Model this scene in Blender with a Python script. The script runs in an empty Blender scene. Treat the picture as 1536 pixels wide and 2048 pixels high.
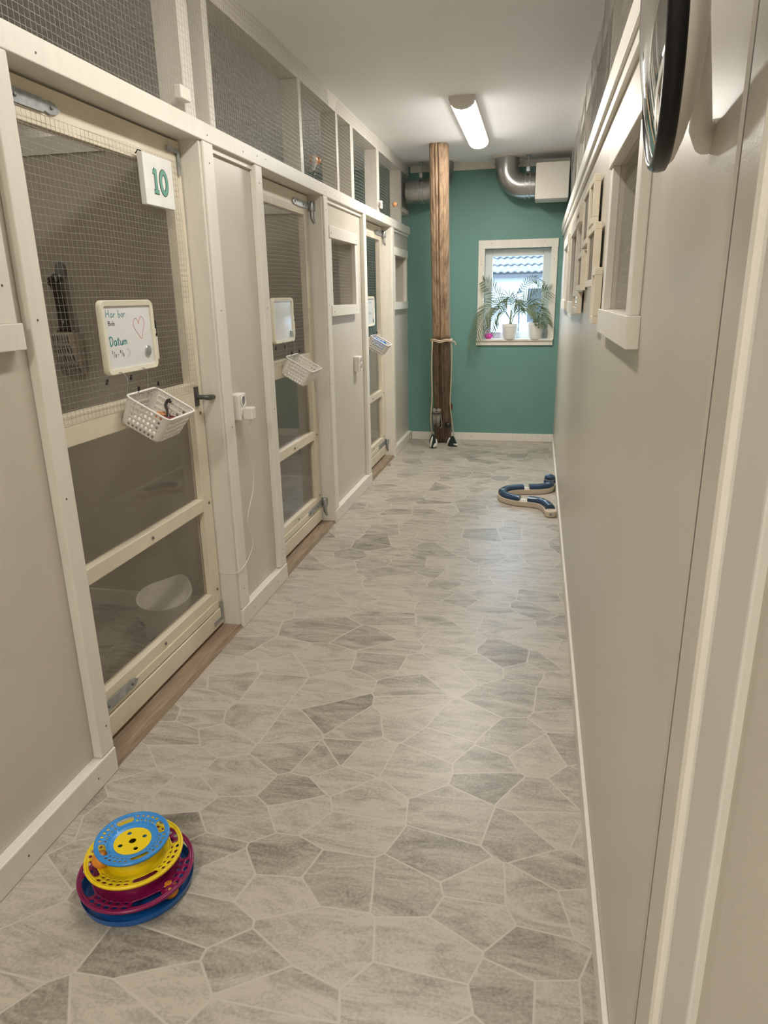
import bpy, math, random
from mathutils import Vector, Matrix, noise
random.seed(7)
PI = math.pi
scene = bpy.context.scene
COL = scene.collection

# ---------------------------------------------------------------- camera
H = 1.38
R = ((0.97774492, -0.04558298, 0.20478539),
     (0.20906643, 0.29309635, -0.93294467),
     (-0.01749545, 0.95499567, 0.29610333))
cam_d = bpy.data.cameras.new('camera')
cam = bpy.data.objects.new('camera', cam_d)
COL.objects.link(cam)
m4 = Matrix(R).to_4x4()
m4.translation = (0, 0, H)
cam.matrix_world = m4
cam_d.sensor_fit = 'HORIZONTAL'
cam_d.sensor_width = 36
cam_d.lens = 1387.8 / 1536 * 36
cam_d.clip_start = 0.02
scene.camera = cam

# ---------------------------------------------------------------- light and exposure
scene.view_settings.view_transform = 'Standard'
scene.view_settings.look = 'None'
scene.view_settings.gamma = 1
scene.view_settings.use_curve_mapping = False
scene.view_settings.exposure = 0.18
LAMP = 52.0         # radiance of the lamp diffusers
LAMP_COL = (1.0, 0.955, 0.88)
SKY_COL = (0.54, 0.755, 1.0)
SKY = 13.0
world = bpy.data.worlds.new('world')
scene.world = world
world.use_nodes = True
bg = world.node_tree.nodes['Background']
bg.inputs[0].default_value = (*SKY_COL, 1)
bg.inputs[1].default_value = SKY

# ---------------------------------------------------------------- main measures (metres)
XL = -1.2075        # front of the left trims
XP = -1.2355        # left panels
XW = -1.325         # back of the left partition
XR = 0.19           # right panels
YE = 6.86           # end wall
ZC = 2.505          # ceiling
ZB0, ZB1 = 1.930, 1.993   # beam
DX = -1.29          # front of the door leaves


# ---------------------------------------------------------------- materials
def srgb(r, g, b):
    f = lambda c: (c / 255 / 12.92) if c / 255 <= 0.04045 else ((c / 255 + 0.055) / 1.055) ** 2.4
    return (f(r), f(g), f(b))


def mat(name, col, rough=0.5, metal=0.0, var=0.06, scale=12.0, bump=0.0, bscale=60.0, spec=0.5,
        stretch=(1, 1, 1), coat=0.0):
    m = bpy.data.materials.new(name)
    m.use_nodes = True
    nt = m.node_tree
    b = nt.nodes['Principled BSDF']
    b.inputs['Roughness'].default_value = rough
    b.inputs['Metallic'].default_value = metal
    b.inputs['Specular IOR Level'].default_value = spec
    b.inputs['Coat Weight'].default_value = coat
    tc = nt.nodes.new('ShaderNodeTexCoord')
    mp = nt.nodes.new('ShaderNodeMapping')
    mp.inputs['Scale'].default_value = stretch
    nt.links.new(tc.outputs['Object'], mp.inputs[0])
    n = nt.nodes.new('ShaderNodeTexNoise')
    n.inputs['Scale'].default_value = scale
    n.inputs['Detail'].default_value = 5
    nt.links.new(mp.outputs[0], n.inputs['Vector'])
    cr = nt.nodes.new('ShaderNodeValToRGB')
    cr.color_ramp.elements[0].position = 0.3
    cr.color_ramp.elements[1].position = 0.7
    cr.color_ramp.elements[0].color = (*[c * (1 - var) for c in col], 1)
    cr.color_ramp.elements[1].color = (*[min(1, c * (1 + var)) for c in col], 1)
    nt.links.new(n.outputs[0], cr.inputs[0])
    nt.links.new(cr.outputs[0], b.inputs['Base Color'])
    if bump:
        n2 = nt.nodes.new('ShaderNodeTexNoise')
        n2.inputs['Scale'].default_value = bscale
        n2.inputs['Detail'].default_value = 3
        nt.links.new(mp.outputs[0], n2.inputs['Vector'])
        bp = nt.nodes.new('ShaderNodeBump')
        bp.inputs['Strength'].default_value = bump
        bp.inputs['Distance'].default_value = 0.004
        nt.links.new(n2.outputs[0], bp.inputs['Height'])
        nt.links.new(bp.outputs[0], b.inputs['Normal'])
    return m


M = {}
M['panel'] = mat('beige_panel_paint', (0.575, 0.53, 0.452), 0.36, var=0.03, scale=4, bump=0.08, bscale=250)
M['trim'] = mat('white_trim_paint', (0.735, 0.70, 0.625), 0.42, var=0.03, scale=6, bump=0.1, bscale=40, stretch=(6, 6, 1))
M['door'] = mat('cream_door_paint', (0.70, 0.63, 0.50), 0.4, var=0.05, scale=10, bump=0.12, bscale=40)
M['plaster'] = mat('beige_plaster', (0.56, 0.52, 0.45), 0.6, var=0.04, scale=4, bump=0.35, bscale=35)
M['casing'] = mat('grey_white_casing', (0.60, 0.595, 0.53), 0.5, var=0.03, scale=6)
M['ceil'] = mat('ceiling_paint', (0.87, 0.87, 0.88), 0.7, var=0.02, scale=3)
M['teal'] = mat('teal_wall_paint', (0.132, 0.282, 0.248), 0.55, var=0.05, scale=3, bump=0.1, bscale=120)
M['room'] = mat('room_wall_paint', (0.50, 0.45, 0.37), 0.6, var=0.05, scale=3)
M['galv'] = mat('galvanised_steel', (0.42, 0.44, 0.45), 0.42, metal=0.85, var=0.25, scale=40)
M['wire'] = mat('galvanised_wire', (0.40, 0.39, 0.36), 0.5, metal=0.35, var=0.15, scale=30)
M['steel'] = mat('duct_steel', (0.42, 0.415, 0.40), 0.3, metal=0.95, var=0.08, scale=8)
M['darkmetal'] = mat('dark_grey_metal', (0.09, 0.088, 0.085), 0.4, metal=0.5, var=0.1)
M['screw'] = mat('screw_steel', (0.2, 0.19, 0.17), 0.5, metal=0.6)
M['nail'] = mat('filled_nail_hole', (0.10, 0.085, 0.07), 0.7)
M['plastic'] = mat('white_plastic', (0.74, 0.71, 0.66), 0.35, var=0.02)
M['cream'] = mat('cream_plastic', (0.74, 0.70, 0.56), 0.4, var=0.02)
M['boardface'] = mat('glossy_whiteboard', (0.72, 0.73, 0.73), 0.07, var=0.01, scale=3)
M['black'] = mat('black_plastic', (0.012, 0.012, 0.013), 0.35)
M['rubber'] = mat('black_gloss_rim', (0.006, 0.006, 0.007), 0.30, spec=0.3)
M['ink_teal'] = mat('teal_marker_ink', (0.02, 0.22, 0.22), 0.5)
M['ink_black'] = mat('black_marker_ink', (0.03, 0.03, 0.035), 0.5)
M['ink_red'] = mat('red_marker_ink', (0.50, 0.05, 0.07), 0.5)
M['ink_smudge'] = mat('grey_smudge', (0.60, 0.60, 0.61), 0.3)
M['num_green'] = mat('green_number_paint', (0.12, 0.34, 0.26), 0.5)
M['paper'] = mat('white_canvas', (0.80, 0.79, 0.76), 0.6, bump=0.1, bscale=400)
M['oak'] = mat('oak_threshold', (0.28, 0.205, 0.14), 0.42, var=0.25, scale=8, stretch=(12, 1, 12))
M['magenta'] = mat('magenta_plastic', (0.22, 0.006, 0.075), 0.28, var=0.05)
M['yellow'] = mat('yellow_plastic', (0.80, 0.58, 0.008), 0.32, var=0.03)
M['skyblue'] = mat('light_blue_plastic', (0.035, 0.26, 0.68), 0.28, var=0.03)
M['deepblue'] = mat('deep_blue_plastic', (0.010, 0.10, 0.36), 0.28, var=0.05)
M['orange'] = mat('orange_plastic', (0.75, 0.27, 0.03), 0.35)
M['navy'] = mat('navy_plastic', (0.018, 0.045, 0.10), 0.22)
M['tan'] = mat('cream_track_plastic', (0.62, 0.53, 0.42), 0.35)
M['greymark'] = mat('grey_mark', (0.25, 0.25, 0.27), 0.4)
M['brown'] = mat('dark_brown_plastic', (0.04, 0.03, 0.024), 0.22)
M['taupe'] = mat('taupe_plastic', (0.50, 0.44, 0.37), 0.45)
M['greyplastic'] = mat('grey_plastic', (0.20, 0.21, 0.215), 0.4)
M['leaf'] = mat('palm_leaf', (0.075, 0.115, 0.042), 0.45, var=0.35, scale=20)
M['leafdark'] = mat('dark_leaf', (0.03, 0.075, 0.022), 0.4, var=0.3, scale=25)
M['stem'] = mat('plant_stem', (0.22, 0.24, 0.10), 0.6)
M['soil'] = mat('soil', (0.05, 0.035, 0.025), 0.9, bump=0.6, bscale=90)
M['pot'] = mat('white_ceramic', (0.78, 0.77, 0.74), 0.35, var=0.02)
M['pink'] = mat('pink_ceramic', (0.72, 0.10, 0.45), 0.35, var=0.2, scale=30)
M['rope'] = mat('jute_rope', (0.46, 0.38, 0.27), 0.9, bump=0.6, bscale=200)
M['felt_green'] = mat('dark_green_felt', (0.010, 0.025, 0.022), 0.95, bump=0.4, bscale=150)
M['fluff'] = mat('off_white_fluff', (0.62, 0.60, 0.55), 0.95, bump=0.6, bscale=150)
M['greycloth'] = mat('grey_felt', (0.22, 0.21, 0.17), 0.95, bump=0.4, bscale=150)
M['redcloth'] = mat('dark_red_felt', (0.10, 0.02, 0.02), 0.9)
M['burgundy'] = mat('burgundy_webbing', (0.22, 0.05, 0.06), 0.8, var=0.4, scale=150)
M['orangeband'] = mat('orange_webbing', (0.62, 0.30, 0.14), 0.8, var=0.4, scale=150)
M['pinkband'] = mat('pink_webbing', (0.75, 0.15, 0.25), 0.8)
M['whitecloth'] = mat('white_cloth', (0.75, 0.73, 0.69), 0.9, bump=0.4, bscale=90)
M['bluebag'] = mat('blue_plastic_bag', (0.03, 0.15, 0.45), 0.25, var=0.3, scale=30, bump=0.5, bscale=60)
M['whisker'] = mat('blue_whisker_print', (0.05, 0.06, 0.22), 0.5)
M['facade'] = mat('white_render_facade', (0.33, 0.33, 0.33), 0.8, var=0.03, scale=2)
M['tile'] = mat('weathered_roof_tile', (0.115, 0.113, 0.12), 0.8, var=0.2, scale=6)
M['eave'] = mat('dark_eave', (0.035, 0.04, 0.045), 0.6)
M['darkglass'] = mat('dark_window_glass', (0.05, 0.055, 0.06), 0.1)
M['asphalt'] = mat('asphalt', (0.20, 0.20, 0.205), 0.9)
M['sash'] = mat('white_window_sash', (0.70, 0.72, 0.72), 0.35, var=0.02)
M['picture'] = mat('brown_picture', (0.17, 0.13, 0.09), 0.5, var=0.5, scale=25)

# mirror
m = mat('mirror_silver', (0.86, 0.86, 0.86), 0.015, metal=1.0, var=0.0)
M['mirror'] = m


def glass_mat(name, tint=(0.96, 0.97, 0.96), haze=0.0):
    m = bpy.data.materials.new(name)
    m.use_nodes = True
    nt = m.node_tree
    nt.nodes.remove(nt.nodes['Principled BSDF'])
    out = nt.nodes['Material Output']
    tr = nt.nodes.new('ShaderNodeBsdfTransparent')
    tr.inputs[0].default_value = (*tint, 1)
    gl = nt.nodes.new('ShaderNodeBsdfGlossy')
    gl.inputs['Roughness'].default_value = 0.03
    # Schlick reflectance, the same from both faces of the thin pane
    ge = nt.nodes.new('ShaderNodeNewGeometry')
    dt = nt.nodes.new('ShaderNodeVectorMath'); dt.operation = 'DOT_PRODUCT'
    nt.links.new(ge.outputs['Incoming'], dt.inputs[0])
    nt.links.new(ge.outputs['Normal'], dt.inputs[1])
    ab = nt.nodes.new('ShaderNodeMath'); ab.operation = 'ABSOLUTE'
    nt.links.new(dt.outputs['Value'], ab.inputs[0])
    om = nt.nodes.new('ShaderNodeMath'); om.operation = 'SUBTRACT'; om.inputs[0].default_value = 1
    nt.links.new(ab.outputs[0], om.inputs[1])
    p5 = nt.nodes.new('ShaderNodeMath'); p5.operation = 'POWER'; p5.inputs[1].default_value = 5
    nt.links.new(om.outputs[0], p5.inputs[0])
    fr = nt.nodes.new('ShaderNodeMath'); fr.operation = 'MULTIPLY_ADD'
    fr.inputs[1].default_value = 0.96; fr.inputs[2].default_value = 0.04
    nt.links.new(p5.outputs[0], fr.inputs[0])
    mx = nt.nodes.new('ShaderNodeMixShader')
    nt.links.new(fr.outputs[0], mx.inputs[0])
    nt.links.new(tr.outputs[0], mx.inputs[1])
    nt.links.new(gl.outputs[0], mx.inputs[2])
    last = mx
    if haze:
        df = nt.nodes.new('ShaderNodeBsdfDiffuse')
        df.inputs[0].default_value = (0.6, 0.58, 0.55, 1)
        m2 = nt.nodes.new('ShaderNodeMixShader')
        m2.inputs[0].default_value = haze
        nt.links.new(mx.outputs[0], m2.inputs[1])
        nt.links.new(df.outputs[0], m2.inputs[2])
        last = m2
    nt.links.new(last.outputs[0], out.inputs[0])
    return m


M['glass'] = glass_mat('window_glass')
M['acrylic'] = glass_mat('acrylic_pane', (0.93, 0.92, 0.90), 0.03)


def emit_mat(name, col, s):
    m = bpy.data.materials.new(name)
    m.use_nodes = True
    b = m.node_tree.nodes['Principled BSDF']
    b.inputs['Base Color'].default_value = (0.9, 0.9, 0.88, 1)
    b.inputs['Emission Color'].default_value = (*col, 1)
    nt = m.node_tree
    ge = nt.nodes.new('ShaderNodeNewGeometry')
    sp = nt.nodes.new('ShaderNodeSeparateXYZ')
    nt.links.new(ge.outputs['Normal'], sp.inputs[0])
    mr = nt.nodes.new('ShaderNodeMapRange')
    mr.inputs['From Min'].default_value = -0.55
    mr.inputs['From Max'].default_value = -0.95
    mr.inputs['To Min'].default_value = s * 0.035
    mr.inputs['To Max'].default_value = s * 1.6
    nt.links.new(sp.outputs['Z'], mr.inputs['Value'])
    nt.links.new(mr.outputs[0], b.inputs['Emission Strength'])
    return m


M['diffuser'] = emit_mat('lit_lamp_diffuser', LAMP_COL, LAMP)

M['soft_diffuser'] = emit_mat('softer_lamp_diffuser', LAMP_COL, LAMP * 0.48)
M['rear_fill'] = emit_mat('rear_fill_glow', LAMP_COL, LAMP * 1.25)  # glow of the fill lamp added behind the camera
M['room_fill'] = emit_mat('room_fill_glow', LAMP_COL, LAMP * 0.22)  # glow of the unseen lamps added to the cat rooms


def floor_mat():
    m = bpy.data.materials.new('flagstone_vinyl')
    m.use_nodes = True
    nt = m.node_tree
    N, Lk = nt.nodes.new, nt.links.new
    b = nt.nodes['Principled BSDF']
    tc = N('ShaderNodeTexCoord')
    mp = N('ShaderNodeMapping')
    mp.inputs['Scale'].default_value = (5.6, 6.6, 1)
    mp.inputs['Rotation'].default_value = (0, 0, 0.35)
    Lk(tc.outputs['Object'], mp.inputs[0])
    # slight wobble of the joints
    v1 = N('ShaderNodeTexVoronoi')
    v1.voronoi_dimensions = '2D'
    v1.feature = 'DISTANCE_TO_EDGE'
    v1.inputs['Scale'].default_value = 1.0
    wn = N('ShaderNodeTexNoise')
    wn.inputs['Scale'].default_value = 0.9
    wn.inputs['Detail'].default_value = 0
    Lk(tc.outputs['Object'], wn.inputs['Vector'])
    wm = N('ShaderNodeVectorMath'); wm.operation = 'MULTIPLY_ADD'
    wm.inputs[1].default_value = (2.2, 2.2, 0)
    Lk(wn.outputs['Color'], wm.inputs[0]); Lk(mp.outputs[0], wm.inputs[2])
    Lk(wm.outputs[0], v1.inputs['Vector'])
    v2 = N('ShaderNodeTexVoronoi')
    v2.voronoi_dimensions = '2D'
    v2.inputs['Scale'].default_value = 1.0
    Lk(wm.outputs[0], v2.inputs['Vector'])
    # streaky stone
    mp2 = N('ShaderNodeMapping')
    mp2.inputs['Rotation'].default_value = (0, 0, -0.75)
    mp2.inputs['Scale'].default_value = (4.5, 15, 1)
    Lk(tc.outputs['Object'], mp2.inputs[0])
    off = N('ShaderNodeVectorMath')
    off.operation = 'MULTIPLY_ADD'
    off.inputs[1].default_value = (9, 9, 9)
    Lk(v2.outputs['Color'], off.inputs[0])
    Lk(mp2.outputs[0], off.inputs[2])
    n1 = N('ShaderNodeTexNoise')
    n1.inputs['Scale'].default_value = 1.0
    n1.inputs['Detail'].default_value = 9
    n1.inputs['Roughness'].default_value = 0.74
    n1.inputs['Distortion'].default_value = 1.3
    Lk(off.outputs[0], n1.inputs['Vector'])
    n2 = N('ShaderNodeTexNoise')
    n2.inputs['Scale'].default_value = 130
    n2.inputs['Detail'].default_value = 3
    Lk(tc.outputs['Object'], n2.inputs['Vector'])
    sep = N('ShaderNodeSeparateColor')
    Lk(v2.outputs['Color'], sep.inputs[0])
    # value = 0.5*cell + streak
    a1 = N('ShaderNodeMath'); a1.operation = 'MULTIPLY'; a1.inputs[1].default_value = 0.19
    pw = N('ShaderNodeMath'); pw.operation = 'POWER'; pw.inputs[1].default_value = 2.8
    Lk(sep.outputs[0], pw.inputs[0]); Lk(pw.outputs[0], a1.inputs[0])
    a2 = N('ShaderNodeMath'); a2.operation = 'SUBTRACT'
    Lk(n1.outputs[0], a2.inputs[0]); Lk(a1.outputs[0], a2.inputs[1])
    a3 = N('ShaderNodeMath'); a3.operation = 'MULTIPLY_ADD'; a3.inputs[1].default_value = 0.34
    Lk(n2.outputs[0], a3.inputs[0]); Lk(a2.outputs[0], a3.inputs[2])
    cr = N('ShaderNodeValToRGB')
    e = cr.color_ramp.elements
    e[0].position = 0.36; e[0].color = (0.165, 0.148, 0.124, 1)
    e[1].position = 0.72; e[1].color = (0.475, 0.43, 0.36, 1)
    k = e.new(0.53); k.color = (0.322, 0.290, 0.241, 1)
    Lk(a3.outputs[0], cr.inputs[0])
    gr = N('ShaderNodeMapRange')
    gr.inputs['From Min'].default_value = 0.009
    gr.inputs['From Max'].default_value = 0.022
    Lk(v1.outputs['Distance'], gr.inputs['Value'])
    mx = N('ShaderNodeMix'); mx.data_type = 'RGBA'
    mx.inputs['A'].default_value = (0.50, 0.46, 0.392, 1)
    Lk(gr.outputs[0], mx.inputs['Factor'])
    Lk(cr.outputs[0], mx.inputs['B'])
    Lk(mx.outputs['Result'], b.inputs['Base Color'])
    b.inputs['Roughness'].default_value = 0.36
    bp = N('ShaderNodeBump')
    bp.inputs['Strength'].default_value = 0.12
    bp.inputs['Distance'].default_value = 0.002
    Lk(n1.outputs[0], bp.inputs['Height'])
    Lk(bp.outputs[0], b.inputs['Normal'])
    return m


M['floor'] = floor_mat()


def timber_mat(name, c0, c1):
    m = bpy.data.materials.new(name)
    m.use_nodes = True
    nt = m.node_tree
    N, Lk = nt.nodes.new, nt.links.new
    b = nt.nodes['Principled BSDF']
    tc = N('ShaderNodeTexCoord')
    mp = N('ShaderNodeMapping')
    mp.inputs['Scale'].default_value = (22, 22, 1.3)
    Lk(tc.outputs['Object'], mp.inputs[0])
    n = N('ShaderNodeTexNoise')
    n.inputs['Scale'].default_value = 1.6
    n.inputs['Detail'].default_value = 8
    n.inputs['Roughness'].default_value = 0.65
    Lk(mp.outputs[0], n.inputs['Vector'])
    cr = N('ShaderNodeValToRGB')
    e = cr.color_ramp.elements
    e[0].position = 0.3; e[0].color = (*c0, 1)
    e[1].position = 0.68; e[1].color = (*c1, 1)
    Lk(n.outputs[0], cr.inputs[0])
    Lk(cr.outputs[0], b.inputs['Base Color'])
    b.inputs['Roughness'].default_value = 0.75
    bp = N('ShaderNodeBump')
    bp.inputs['Strength'].default_value = 0.6
    bp.inputs['Distance'].default_value = 0.01
    Lk(n.outputs[0], bp.inputs['Height'])
    Lk(bp.outputs[0], b.inputs['Normal'])
    return m


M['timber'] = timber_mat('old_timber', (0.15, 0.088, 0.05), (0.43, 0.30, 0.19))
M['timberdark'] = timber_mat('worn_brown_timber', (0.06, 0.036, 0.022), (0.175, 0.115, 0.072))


# ---------------------------------------------------------------- mesh helpers
class MB:
    def __init__(self):
        self.v, self.f = [], []

    def add(self, vs, fs):
        o = len(self.v)
        self.v += [tuple(p) for p in vs]
        self.f += [tuple(i + o for i in f) for f in fs]

    def box(self, x0, x1, y0, y1, z0, z1):
        x0, x1 = min(x0, x1), max(x0, x1)
        y0, y1 = min(y0, y1), max(y0, y1)
        z0, z1 = min(z0, z1), max(z0, z1)
        v = [(x, y, z) for z in (z0, z1) for y in (y0, y1) for x in (x0, x1)]
        self.add(v, [(0, 2, 3, 1), (4, 5, 7, 6), (0, 1, 5, 4), (2, 6, 7, 3), (0, 4, 6, 2), (1, 3, 7, 5)])
        return self

    def tube(self, pts, r, n=8, cap=True, close=False, flat=None):
        pts = [Vector(p) for p in pts]
        k = len(pts)
        rs = r if isinstance(r, (list, tuple)) else [r] * k
        vs = []
        prev = None
        for i, p in enumerate(pts):
            if close:
                t = pts[(i + 1) % k] - pts[i - 1]
            else:
                t = pts[min(i + 1, k - 1)] - pts[max(i - 1, 0)]
            if t.length < 1e-9:
                t = Vector((0, 0, 1))
            t.normalize()
            if prev is None:
                a = Vector((0, 0, 1)) if abs(t.z) < 0.9 else Vector((1, 0, 0))
                u = t.cross(a).normalized()
            else:
                u = prev - t * prev.dot(t)
                if u.length < 1e-6:
                    u = t.orthogonal()
                u.normalize()
            prev = u
            w = t.cross(u)
            for j in range(n):
                an = 2 * PI * (j + 0.5) / n
                d = u * math.cos(an) * rs[i] + w * math.sin(an) * rs[i]
                if flat:
                    d = Vector((d.x * flat[0], d.y * flat[1], d.z * flat[2]))
                vs.append(p + d)
        fs = []
        for i in range(k if close else k - 1):
            for j in range(n):
                a, b = i * n + j, i * n + (j + 1) % n
                c, d = ((i + 1) % k) * n + (j + 1) % n, ((i + 1) % k) * n + j
                fs.append((a, b, c, d))
        if cap and not close:
            fs.append(tuple(reversed(range(n))))
            fs.append(tuple(range((k - 1) * n, k * n)))
        self.add(vs, fs)
        return self

    def lathe(self, prof, n=32, c=(0, 0, 0), mtx=None, cap0=False, cap1=False):
        vs, fs = [], []
        for r, z in prof:
            for j in range(n):
                a = 2 * PI * j / n
                p = Vector((r * math.cos(a), r * math.sin(a), z))
                if mtx:
                    p = mtx @ p
                vs.append(p + Vector(c))
        for i in range(len(prof) - 1):
            for j in range(n):
                fs.append((i * n + j, i * n + (j + 1) % n, (i + 1) * n + (j + 1) % n, (i + 1) * n + j))
        if cap0:
            fs.append(tuple(reversed(range(n))))
        if cap1:
            k = len(prof) - 1
            fs.append(tuple(range(k * n, k * n + n)))
        self.add(vs, fs)
        return self

    def prism(self, outline, axis, a0, a1):
        """outline: 2D points; extruded along axis 0/1/2 from a0 to a1"""
        k = len(outline)
        vs = []
        for a in (a0, a1):
            for (u, v) in outline:
                vs.append({0: (a, u, v), 1: (u, a, v), 2: (u, v, a)}[axis])
        fs = [tuple(range(k)), tuple(reversed(range(k, 2 * k)))]
        for i in range(k):
            fs.append((i, (i + 1) % k, k + (i + 1) % k, k + i))
        self.add(vs, fs)
        return self

    def sphere(self, c, r, n=12, s=(1, 1, 1)):
        prof = [(max(1e-4, r * math.sin(PI * i / n)), -r * math.cos(PI * i / n)) for i in range(n + 1)]
        self.lathe(prof, n * 2, c, Matrix.Diagonal((*s, 1)))
        return self

    def xf(self, mtx):
        self.v = [tuple(mtx @ Vector(p)) for p in self.v]
        return self


def tag(o, label=None, cat=None, group=None, kind=None):
    if label: o['label'] = label
    if cat: o['category'] = cat
    if group: o['group'] = group
    if kind: o['kind'] = kind
    return o


def build(mb, name, material, parent=None, smooth=False, bevel=0.0, solid=0.0, fix=True, label=None, cat=None,
          group=None, kind=None):
    me = bpy.data.meshes.new(name)
    base = Vector((0, 0, 0))
    if parent is None and mb.v:
        xs, ys, zs = zip(*mb.v)
        base = Vector(((min(xs) + max(xs)) / 2, (min(ys) + max(ys)) / 2, min(zs)))
        if kind == 'structure':
            base = Vector((0, 0, 0))
    elif parent is not None:
        base = Vector(parent['_w']) if '_w' in parent else Vector((0, 0, 0))
    me.from_pydata([tuple(Vector(p) - base) for p in mb.v], [], mb.f)
    if fix:
        import bmesh
        bm = bmesh.new()
        bm.from_mesh(me)
        if solid:
            bmesh.ops.remove_doubles(bm, verts=bm.verts, dist=1e-5)
        bmesh.ops.recalc_face_normals(bm, faces=bm.faces)
        bm.to_mesh(me)
        bm.free()
    me.materials.append(M[material] if isinstance(material, str) else material)
    o = bpy.data.objects.new(name, me)
    COL.objects.link(o)
    if parent is None:
        o.location = base
        WORLD[o.name] = tuple(base)
    else:
        o.parent = parent
    if smooth:
        for p in me.polygons:
            p.use_smooth = True
        if smooth != 2:
            md = o.modifiers.new('edge', 'EDGE_SPLIT')
            md.split_angle = math.radians(38)
    if solid:
        md = o.modifiers.new('solid', 'SOLIDIFY')
        md.thickness = solid
        md.offset = 0
    if bevel:
        md = o.modifiers.new('bevel', 'BEVEL')
        md.width = bevel
        md.segments = 2
        md.limit_method = 'ANGLE'
    tag(o, label, cat, group, kind)
    return o


WORLD = {}


def empty(name, loc, label=None, cat=None, group=None, kind=None):
    """an Empty at the thing's base; parts are given in world coordinates and made relative to it"""
    o = bpy.data.objects.new(name, None)
    o.empty_display_size = 0.05
    o.location = loc
    COL.objects.link(o)
    o['_w'] = tuple(loc)
    tag(o, label, cat, group, kind)
    return o


def copy_tree(o, loc, label=None):
    c = o.copy()
    COL.objects.link(c)
    c.location = loc
    if label: c['label'] = label
    for ch in list(o.children):
        d = ch.copy()
        COL.objects.link(d)
        d.parent = c
        for g in list(ch.children):
            q = g.copy()
            COL.objects.link(q)
            q.parent = d
    return c


def sub(mb, name, material, part, **kw):
    """a sub-part: the part sits at its thing's origin, so it takes the same offset"""
    base = Vector(part.parent['_w'])
    part['_w'] = tuple(base)
    return build(mb, name, material, part, **kw)


def wall_boxes(mb, x0, x1, y0, y1, z0, z1, holes):
    """a wall slab in the y-z plane with rectangular openings (ya,yb,za,zb)"""
    ys = sorted({y0, y1} | {min(max(h[i], y0), y1) for h in holes for i in (0, 1)})
    for a, b in zip(ys, ys[1:]):
        mid = (a + b) / 2
        hs = sorted([(h[2], h[3]) for h in holes if h[0] <= mid <= h[1]])
        z = z0
        for h0, h1 in hs:
            if h0 > z: mb.box(x0, x1, a, b, z, h0)
            z = max(z, h1)
        if z < z1: mb.box(x0, x1, a, b, z, z1)
    return mb


def wires(mb, fixed, u0, u1, v0, v1, plane='x', s=0.0195, r=0.00042, wob=0.0012, seg=0.11, lean=0.0):
    """welded wire mesh: single wires as thin square tubes, slightly wavy"""
    def P(u, v):
        w = wob * (noise.noise(Vector((u * 3.1, v * 3.3, fixed * 7 + 1.7))) * 2)
        du = wob * 1.6 * noise.noise(Vector((u * 4, v * 4, 9.1 + fixed)))
        if plane == 'x':
            return (fixed + w * 1.5, u + du, v + w)
        return (u + du, fixed + w * 1.5, v + w)
    nu = int(round((u1 - u0) / s)); nv = int(round((v1 - v0) / s))
    for i in range(nu + 1):
        u = u0 + (u1 - u0) * i / nu
        k = max(2, int((v1 - v0) / seg) + 1)
        mb.tube([P(u, v0 + (v1 - v0) * j / k) for j in range(k + 1)], r, 4, cap=False)
    for i in range(nv + 1):
        v = v0 + (v1 - v0) * i / nv
        k = max(2, int((u1 - u0) / seg) + 1)
        mb.tube([P(u0 + (u1 - u0) * j / k, v) for j in range(k + 1)], r, 4, cap=False)
    return mb


def holed(mb, cells, fmap, n=4):
    """cells: (u0,u1,v0,v1,hole) with hole None or (cu,cv,ru,rv,power): a sheet with real holes"""
    for (u0, u1, v0, v1, h) in cells:
        per = []
        for (a, b) in (((u0, v0), (u1, v0)), ((u1, v0), (u1, v1)), ((u1, v1), (u0, v1)), ((u0, v1), (u0, v0))):
            for i in range(n):
                t = i / n
                per.append((a[0] + (b[0] - a[0]) * t, a[1] + (b[1] - a[1]) * t))
        if h is None:
            k = len(per)
            cu, cv = (u0 + u1) / 2, (v0 + v1) / 2
            vs = [fmap(*p) for p in per] + [fmap(cu, cv)]
            mb.add(vs, [(i, (i + 1) % k, k) for i in range(k)])
            continue
        cu, cv, ru, rv, pw = h
        inner = []
        for (u, v) in per:
            a = math.atan2((v - cv) / ((v1 - v0) / 2), (u - cu) / ((u1 - u0) / 2))
            ca, sa = math.cos(a), math.sin(a)
            inner.append((cu + ru * math.copysign(abs(ca) ** pw, ca), cv + rv * math.copysign(abs(sa) ** pw, sa)))
        k = len(per)
        vs = [fmap(*p) for p in per] + [fmap(*p) for p in inner]
        mb.add(vs, [(i, (i + 1) % k, k + (i + 1) % k, k + i) for i in range(k)])
    return mb


def bez(p0, p1, p2, t):
    p0, p1, p2 = Vector(p0), Vector(p1), Vector(p2)
    return p0 * (1 - t) ** 2 + p1 * 2 * t * (1 - t) + p2 * t * t


def smooth_path(pts, k=6):
    """Catmull-Rom through the points"""
    P = [Vector(p) for p in pts]
    out = []
    for i in range(len(P) - 1):
        a, b, c, d = P[max(i - 1, 0)], P[i], P[i + 1], P[min(i + 2, len(P) - 1)]
        for j in range(k):
            t = j / k
            out.append(0.5 * ((2 * b) + (c - a) * t + (2 * a - 5 * b + 4 * c - d) * t * t + (3 * b - a - 3 * c + d) * t ** 3))
    out.append(P[-1])
    return out


def rrect(y0, y1, z0, z1, r, k=5):
    out = []
    for (cy, cz, a0) in ((y1 - r, z1 - r, 0), (y0 + r, z1 - r, PI / 2), (y0 + r, z0 + r, PI), (y1 - r, z0 + r, 1.5 * PI)):
        for i in range(k + 1):
            a = a0 + PI / 2 * i / k
            out.append((cy + r * math.cos(a), cz + r * math.sin(a)))
    return out


STR = dict(kind='structure')
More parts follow.
